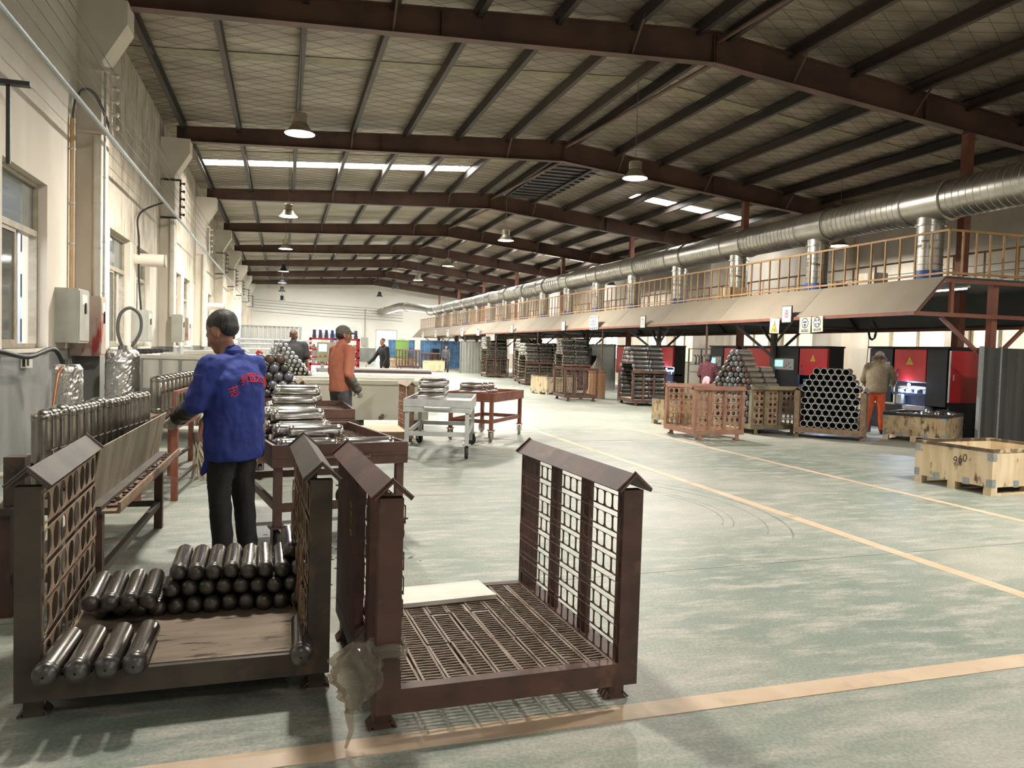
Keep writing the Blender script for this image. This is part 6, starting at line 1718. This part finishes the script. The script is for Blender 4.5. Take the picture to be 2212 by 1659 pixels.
def person(label, loc, rz, h=1.72, lean=0.0, lean_side=0.0, arms=None, legs=None, head=(0, 0), top='jacket_blue', bottom='trouser_black', skin='skin', hair=None, hairstyle='short',
           sleeve='long', oversleeve=None, glove=None, hem=0.63, loose=1.0, voxel=0.014, fat=1.0, extras=None, name='person', wr=0.010, hs=1.0, nz=1.475, ds=0.0):
    t = thing(name, label, 'person', loc, rz)
    k = h / 1.72
    hipc = V(0, 0, 0.92)
    R = Matrix.Rotation(-lean, 3, 'X') @ Matrix.Rotation(lean_side, 3, 'Y')
    def U(p):                                  # upper body leaning about the hip
        return (R @ (Vector(p) - hipc) + hipc) * k
    def S(p): return Vector(p) * k
    sh = {s_: V(0.185 * s_ * fat, -0.01, 1.405 + ds) for s_ in (-1, 1)}
    A = arms or {-1: (V(-0.26, 0.02, 1.12), V(-0.26, 0.12, 0.86)), 1: (V(0.26, 0.02, 1.12), V(0.26, 0.12, 0.86))}
    Lg = legs or {-1: (V(-0.10, 0.02, 0.49), V(-0.11, -0.02, 0.085)), 1: (V(0.10, 0.02, 0.49), V(0.11, -0.02, 0.085))}
    # head frame
    HR = R @ Matrix.Rotation(head[0], 3, 'Z') @ Matrix.Rotation(head[1], 3, 'X')
    nk = U((0, 0.0, nz))
    k0 = k
    kh = k * hs
    def Hd(p): return nk + HR @ (Vector(p) * kh)
    # ---- body: one continuous skin
    b = Blob()
    b.e(U((0, 0, 1.25 + ds)), (0.155 * fat * k, 0.105 * fat * k, 0.21 * k), R)
    b.e(U((0, 0, 1.02)), (0.145 * fat * k, 0.105 * fat * k, 0.16 * k), R)
    b.e(S((0, -0.005, 0.92)), (0.155 * fat * k, 0.11 * fat * k, 0.12 * k))
    b.c(U((0, -0.015, 1.40 + ds)), Hd((0, 0.005, 0.06)), 0.062 * k, 0.052 * k)
    for s_ in (-1, 1):
        b.c(U((0.05 * s_, -0.01, 1.42 + ds)), U(sh[s_]), 0.06 * k, 0.058 * k)
        el, wr_ = U(A[s_][0]), U(A[s_][1])
        b.c(U(sh[s_]), el, 0.053 * k, 0.041 * k)
        b.c(el, wr_, 0.042 * k, 0.028 * k)
        kn, an = S(Lg[s_][0]), S(Lg[s_][1])
        b.c(S((0.09 * s_, 0, 0.88)), kn, 0.083 * k, 0.055 * k)
        b.c(kn, an, 0.056 * k, 0.038 * k)
        b.c(an + V(0, -0.02, -0.03), an + V(0, 0.15, -0.055), 0.035 * k, 0.028 * k)
    # head
    b.e(Hd((0, -0.012, 0.165)), (0.076 * kh, 0.096 * kh, 0.088 * kh), HR)
    b.e(Hd((0, 0.030, 0.115)), (0.064 * kh, 0.066 * kh, 0.082 * kh), HR)
    b.e(Hd((0, 0.062, 0.052)), (0.036 * kh, 0.036 * kh, 0.030 * kh), HR)
    b.e(Hd((0, 0.070, 0.148)), (0.052 * kh, 0.024 * kh, 0.016 * kh), HR)
    b.c(Hd((0, 0.088, 0.138)), Hd((0, 0.108, 0.104)), 0.009 * kh, 0.014 * kh)
    b.e(Hd((0, 0.090, 0.076)), (0.024 * kh, 0.011 * kh, 0.009 * kh), HR)
    for s_ in (-1, 1):
        b.e(Hd((0.080 * s_, -0.004, 0.118)), (0.011 * kh, 0.022 * kh, 0.034 * kh), HR)
        b.e(Hd((0.040 * s_, 0.060, 0.105)), (0.022 * kh, 0.026 * kh, 0.022 * kh), HR)
    # hands
    for s_ in (-1, 1):
        el, wr_ = U(A[s_][0]), U(A[s_][1])
        d = (wr_ - el).normalized()
        side = d.cross(V(0, 0, 1))
        side = side.normalized() if side.length > 0.2 else V(0, 1, 0)
        if abs(d.z) > 0.8:
            side = V(0, 1, 0)
        nrm = d.cross(side).normalized() * (1 if abs(d.z) < 0.8 else -s_)
        hb = b if not glove else Blob()
        g_ = 1.0 if not glove else 1.18
        hb.c(wr_ - d * (0.0 if not glove else 0.03), wr_ + d * 0.045 * k, 0.026 * k * g_, 0.034 * k * g_)
        hb.e(wr_ + d * 0.055 * k, (0.038 * k * g_, 0.038 * k * g_, 0.026 * k * g_))
        for fi, (off, ln) in enumerate(((-0.030, 0.068), (-0.010, 0.078), (0.010, 0.074), (0.030, 0.056))):
            p0 = wr_ + d * 0.085 * k + side * off * k
            p1 = p0 + (d * 0.75 + nrm * 0.35) * ln * 0.55 * k
            p2 = p1 + (d * 0.35 + nrm * 0.85) * ln * 0.5 * k
            hb.path([p0, p1, p2], [0.0100 * k * g_, 0.0092 * k * g_, 0.0078 * k * g_], 8)
        tp = wr_ + d * 0.035 * k - side * 0.034 * k
        hb.path([tp, tp + (d * 0.6 - side * 0.6 + nrm * 0.3).normalized() * 0.04 * k, tp + (d * 0.9 - side * 0.55 + nrm * 0.6).normalized() * 0.072 * k], [0.013 * k * g_, 0.0115 * k * g_, 0.0095 * k * g_], 8)
        if glove:
            hb.build('glove', glove if isinstance(glove, str) else glove[s_], t, max(0.006, voxel * 0.55), 2)
    b.build('body', skin, t, min(voxel, 0.011), 2)
    for s_ in (-1, 1):
        ev = Blob().e(Hd((0.030 * s_, 0.083, 0.125)), (0.011 * k, 0.007 * k, 0.006 * k), HR).b.build('eye', 'sign_black', t, True)
    # ---- clothes
    f = loose
    j = Blob()
    ff = fat * f * k
    def low(z_): return lerp(S((0, 0, z_)), U((0, -0.005, z_)), max(0.0, min(1.0, (z_ - 0.62) / 0.45)))
    secs = [(low(hem), 0.168 * ff, 0.128 * ff)] + [(low(z_), 0.170 * ff, 0.130 * ff) for z_ in (hem + 0.06, 0.93) if z_ < 0.97] + [(U((0, -0.008, 1.06)), 0.166 * ff, 0.128 * ff), (U((0, -0.01, 1.2 + ds * 0.6)), 0.176 * ff, 0.130 * ff), (U((0, -0.015, 1.32 + ds)), 0.178 * ff, 0.122 * ff), (U((0, -0.015, 1.41 + ds)), 0.140 * ff, 0.095 * ff), (U((0, -0.012, 1.46 + ds)), 0.085 * k, 0.072 * k)]
    j.loft(secs)
    for s_ in (-1, 1):
        j.c(U((0.06 * s_, -0.015, 1.43 + ds)), U(sh[s_] + V(0.005 * s_, 0, 0)), 0.066 * k, 0.066 * f * k)
        el, wr_ = U(A[s_][0]), U(A[s_][1])
        if sleeve == 'short':
            j.c(U(sh[s_]), lerp(U(sh[s_]), el, 0.72), 0.074 * f * k, 0.072 * f * k)
        else:
            j.c(U(sh[s_]), el, 0.070 * f * k, 0.062 * f * k)
            e2 = lerp(el, wr_, 0.25 if oversleeve else 0.93)
            j.c(el, e2, 0.062 * f * k, 0.052 * f * k)
    j.c(U((0, -0.035, 1.45 + ds)), U((0, -0.015, 1.50 + ds)), 0.068 * k, 0.062 * k)
    jo = j.build('jacket' if sleeve == 'long' else 'shirt', top, t, voxel, 3, wr, 0.075)
    p = Blob()
    p.e(S((0, 0, 0.90)), (0.168 * fat * k, 0.122 * fat * k, 0.13 * k))
    for s_ in (-1, 1):
        kn, an = S(Lg[s_][0]), S(Lg[s_][1])
        p.c(S((0.09 * s_, 0, 0.86)), kn, 0.100 * k, 0.080 * k)
        p.c(kn, an + V(0, 0.0, 0.0), 0.080 * k, 0.066 * k)
    p.build('trousers', bottom, t, voxel, 3, wr * 0.9, 0.13)
    for s_ in (-1, 1):
        an = S(Lg[s_][1])
        q = Blob().c(an + V(0, -0.03, -0.045), an + V(0, 0.15, -0.052), 0.040 * k, 0.036 * k).c(an + V(0, -0.02, 0.0), an + V(0, 0.0, -0.04), 0.05 * k, 0.05 * k)
        q.build('shoe', 'shoe', t, 0.012, 2)
        if oversleeve:
            el, wr_ = U(A[s_][0]), U(A[s_][1])
            o_ = Blob()
            d_ = (wr_ - el)
            n_ = 7
            for i in range(n_):
                u = 0.08 + 0.86 * i / (n_ - 1)
                o_.e(el + d_ * u, (0.064 * k, 0.064 * k, 0.064 * k) if i % 2 == 0 else (0.056 * k, 0.056 * k, 0.056 * k))
            o_.c(el + d_ * 0.05, el + d_ * 0.95, 0.058 * k, 0.048 * k)
            o_.build('oversleeve', oversleeve, t, 0.010, 1, 0.012, 0.03)
    if hair:
        q = Blob()
        if hairstyle == 'short':
            q.e(Hd((0, -0.022, 0.178)), (0.0800 * kh, 0.0960 * kh, 0.0840 * kh), HR)
            q.e(Hd((0, -0.046, 0.140)), (0.0740 * kh, 0.060 * kh, 0.058 * kh), HR)
        elif hairstyle == 'under':
            q.e(Hd((0, -0.040, 0.125)), (0.0770 * kh, 0.066 * kh, 0.055 * kh), HR)
        elif hairstyle == 'shaved':
            q.e(Hd((0, -0.020, 0.175)), (0.0770 * kh, 0.0940 * kh, 0.0830 * kh), HR)
        elif hairstyle == 'bob':
            q.e(Hd((0, -0.025, 0.170)), (0.092 * kh, 0.104 * kh, 0.094 * kh), HR)
            q.e(Hd((0, -0.055, 0.10)), (0.088 * kh, 0.07 * kh, 0.085 * kh), HR)
        q.build('hair', hair, t, 0.010, 2, 0.006 if hairstyle == 'bob' else 0.003, 0.03)
    if extras:
        extras(t, U, S, Hd, HR, kh, jo)
    return t
# --- worker in the blue jacket
BACK = []
def blue_extras(t, U, S, Hd, HR, k, jo):
    c = Blob()
    for i in range(10):
        a = PI * (0.05 + 0.9 * i / 9) + PI
        a2 = PI * (0.05 + 0.9 * (i + 1) / 9) + PI if i < 9 else a
        p = U((0.068 * math.cos(a), -0.012 + 0.066 * math.sin(a), 1.405)); q = U((0.068 * math.cos(a2), -0.012 + 0.066 * math.sin(a2), 1.405))
        c.c(p, q + V(0, 0, 0.0005), 0.014, 0.014, 8).c(p + V(0, 0, 0.022), q + V(0, 0, 0.0225), 0.011, 0.011, 8)
    c.build('collar', 'jacket_blue', t, 0.008, 1)
    # lettering across the back, following its curve
    for i, ch in enumerate('志界宣太纳'):
        u = -0.135 + 0.068 * i
        z = [1.115, 1.19, 1.205, 1.20, 1.17][i]
        tx = text_mesh('back_print', ch, 0.078, 'print_red', t, (0, 0, 0), (0, 0, 0), 0.0012)
        BACK.append((tx, jo, U((u, -0.6, z)), (-0.32 + 0.16 * i)))
    q = Blob().c(U((-0.14, 0.06, 0.72)), S((-0.17, 0.11, 0.60)), 0.05, 0.02)
    q.build('jacket_flap', 'jacket_blue', t, 0.012, 2)
person('worker in a blue jacket with red lettering, seen from behind at the cylinder racks', (-0.31, 5.74, 0), math.radians(49), 1.735, 0.07, 0.0,
       {-1: (V(-0.27, 0.06, 1.08), V(-0.19, 0.31, 0.99)), 1: (V(0.25, 0.08, 1.09), V(0.13, 0.33, 1.0))},
       {-1: (V(-0.095, 0.03, 0.49), V(-0.10, -0.01, 0.085)), 1: (V(0.09, 0.0, 0.49), V(0.10, -0.04, 0.085))},
       (math.radians(12), math.radians(-24)), 'jacket_blue', 'trouser_black', 'skin_tan', 'hair_black', 'short', 'long', 'sleeve_black', 'glove', 0.69, 1.2, 0.012, 1.1, blue_extras, wr=0.03, hs=1.18, nz=1.415, ds=-0.085)
# --- man in the orange jersey and cap
def cap_extras(t, U, S, Hd, HR, k, jo):
    q = Blob().e(Hd((0, -0.010, 0.185)), (0.084 * k, 0.102 * k, 0.078 * k), HR).e(Hd((0, -0.012, 0.155)), (0.084 * k, 0.102 * k, 0.03 * k), HR)
    q.build('cap', 'cap_grey', t, 0.009, 2)
    q = Blob().e(Hd((0, 0.115, 0.158)), (0.068 * k, 0.066 * k, 0.014 * k), HR)
    q.build('cap_bill', 'cap_grey', t, 0.007, 1)
person('man in an orange jersey and dark grey cap standing before the white tank', (0.765, 10.78, 0), math.radians(-62), 1.755, 0.04, 0.0,
       {-1: (V(-0.26, 0.02, 1.12), V(-0.22, 0.12, 0.90)), 1: (V(0.25, -0.05, 1.10), V(0.24, 0.10, 0.90))}, None,
       (math.radians(-18), 0.02), 'shirt_orange', 'trouser_grey', 'skin_tan', 'hair_black', 'under', 'long', 'sleeve_grey', 'glove', 0.86, 1.08, 0.014, 1.0, cap_extras, wr=0.014)
# --- man in the black shirt
person('heavy man in a black short-sleeved shirt with shaved head, back to the viewer', (0.22, 17.2, 0), math.radians(-14), 1.79, 0.05, 0.0,
       {-1: (V(-0.27, 0.05, 1.12), V(-0.22, 0.25, 0.95)), 1: (V(0.27, -0.01, 1.12), V(0.30, 0.06, 0.87))}, None,
       (math.radians(-10), 0.0), 'shirt_black', 'trouser_black', 'skin_tan', 'hair_shaved', 'shaved', 'short', None, {-1: 'glove_dark', 1: 'glove_dark'}, 0.78, 1.2, 0.016, 1.15)
# --- far man in black reaching to the left
person('man in a black long-sleeved top reaching left over the beam in mid hall', (3.14, 25.2, 0), math.radians(112), 1.77, 0.12, 0.0,
       {-1: (V(-0.26, 0.02, 1.12), V(-0.22, 0.16, 0.88)), 1: (V(0.24, 0.20, 1.14), V(0.20, 0.46, 0.98))}, None,
       (math.radians(10), math.radians(-8)), 'shirt_black', 'trouser_black', 'skin', 'hair_shaved', 'shaved', 'long', None, None, 0.84, 1.08, 0.018, 1.05)
person('distant man in grey standing by the far wooden box under the hood', (9.95, 48.9, 0), math.radians(150), 1.66, 0.02, 0.0, None, None,
       (0.3, 0.0), 'trouser_grey', 'trouser_grey', 'skin', 'hair_black', 'short', 'long', None, None, 0.86, 1.05, 0.02, 1.0)
# --- worker in the bucket hat
def hat_extras(t, U, S, Hd, HR, k, jo):
    q = Blob().e(Hd((0, -0.008, 0.20)), (0.094 * k, 0.110 * k, 0.078 * k), HR).e(Hd((0, -0.008, 0.155)), (0.098 * k, 0.114 * k, 0.04 * k), HR)
    q.build('hat_crown', 'hat_cloth', t, 0.01, 2)
    bb = B()
    K = 28
    ring = []
    for rad, z in ((0.094, 0.152), (0.13, 0.132), (0.168, 0.108), (0.168, 0.100), (0.13, 0.122), (0.094, 0.140)):
        for i in range(K):
            a = 2 * PI * i / K
            bb.v.append(tuple(Hd((rad * 0.95 * math.cos(a), -0.008 + rad * 1.1 * math.sin(a), z + 0.008 * math.sin(3 * a)))))
    for r_ in range(6):
        for i in range(K):
            bb.f.append((r_ * K + i, r_ * K + (i + 1) % K, ((r_ + 1) % 6) * K + (i + 1) % K, ((r_ + 1) % 6) * K + i))
    bb.build('hat_brim', 'hat_cloth', t, True, sharp=80)
person('worker in a bucket hat, olive jacket and orange-red trousers at the arc-welding machine', (11.80, 13.50, 0), math.radians(-48), 1.70, 0.16, 0.04,
       {-1: (V(-0.27, 0.06, 1.12), V(-0.20, 0.30, 1.02)), 1: (V(0.30, 0.20, 1.22), V(0.26, 0.48, 1.15))},
       {-1: (V(-0.12, 0.02, 0.49), V(-0.17, -0.04, 0.085)), 1: (V(0.11, 0.02, 0.49), V(0.15, 0.02, 0.085))},
       (math.radians(6), math.radians(-18)), 'shirt_olive', 'trouser_red', 'skin_tan', None, 'short', 'long', None, 'glove', 0.86, 1.18, 0.015, 1.05, hat_extras, wr=0.016)
# --- woman in maroon
def apron(t, U, S, Hd, HR, k, jo):
    q = Blob().e(S((0.02, -0.17, 0.98)), (0.10, 0.05, 0.10)).c(S((-0.05, -0.18, 0.95)), S((-0.08, -0.19, 0.68)), 0.05, 0.035).c(S((0.06, -0.18, 0.95)), S((0.07, -0.19, 0.72)), 0.045, 0.03)
    q.build('apron_bow', 'apron_pink', t, 0.014, 2, 0.012, 0.05)
person('woman in a dark red patterned top with pink apron ties behind the pyramid stack', (10.85, 18.6, 0), math.radians(-42), 1.54, 0.10, 0.0,
       {-1: (V(-0.26, 0.06, 1.12), V(-0.18, 0.30, 1.02)), 1: (V(0.26, 0.08, 1.14), V(0.18, 0.34, 1.06))}, None,
       (0.1, math.radians(-12)), 'shirt_maroon', 'trouser_grey', 'skin', 'hair_black', 'bob', 'long', None, None, 0.86, 1.1, 0.016, 1.0, apron)

# ------------------------------------------------------------------ lettering becomes plain mesh
bpy.context.view_layer.update()
_dg = bpy.context.evaluated_depsgraph_get()
for tx, jo, org, tilt in BACK:                     # lay the lettering on the cloth
    hit, pos, nrm, _i = jo.evaluated_get(_dg).ray_cast(org, Vector((0, 1, 0)))
    if hit:
        n2 = (nrm.normalized() + Vector((0, -1, 0)) * 0.6).normalized()
        xa = Vector((0, 0, 1)).cross(n2).normalized()
        ya = n2.cross(xa)
        m3 = Matrix((xa, ya, n2)).transposed() @ Matrix.Rotation(-tilt, 3, 'Z')
        tx.location = pos + n2 * 0.004
        tx.rotation_euler = m3.to_euler()
for o in [o for o in bpy.data.objects if o.type == 'FONT']:
    me = bpy.data.meshes.new_from_object(o.evaluated_get(_dg))
    if len(me.vertices) == 0:
        bpy.data.objects.remove(o)
        continue
    nm, par, mwl, rot = o.name, o.parent, o.location.copy(), o.rotation_euler.copy()
    o.name = 'old'
    n_ = put(nm, me, par, mwl, rot)
    bpy.data.objects.remove(o)
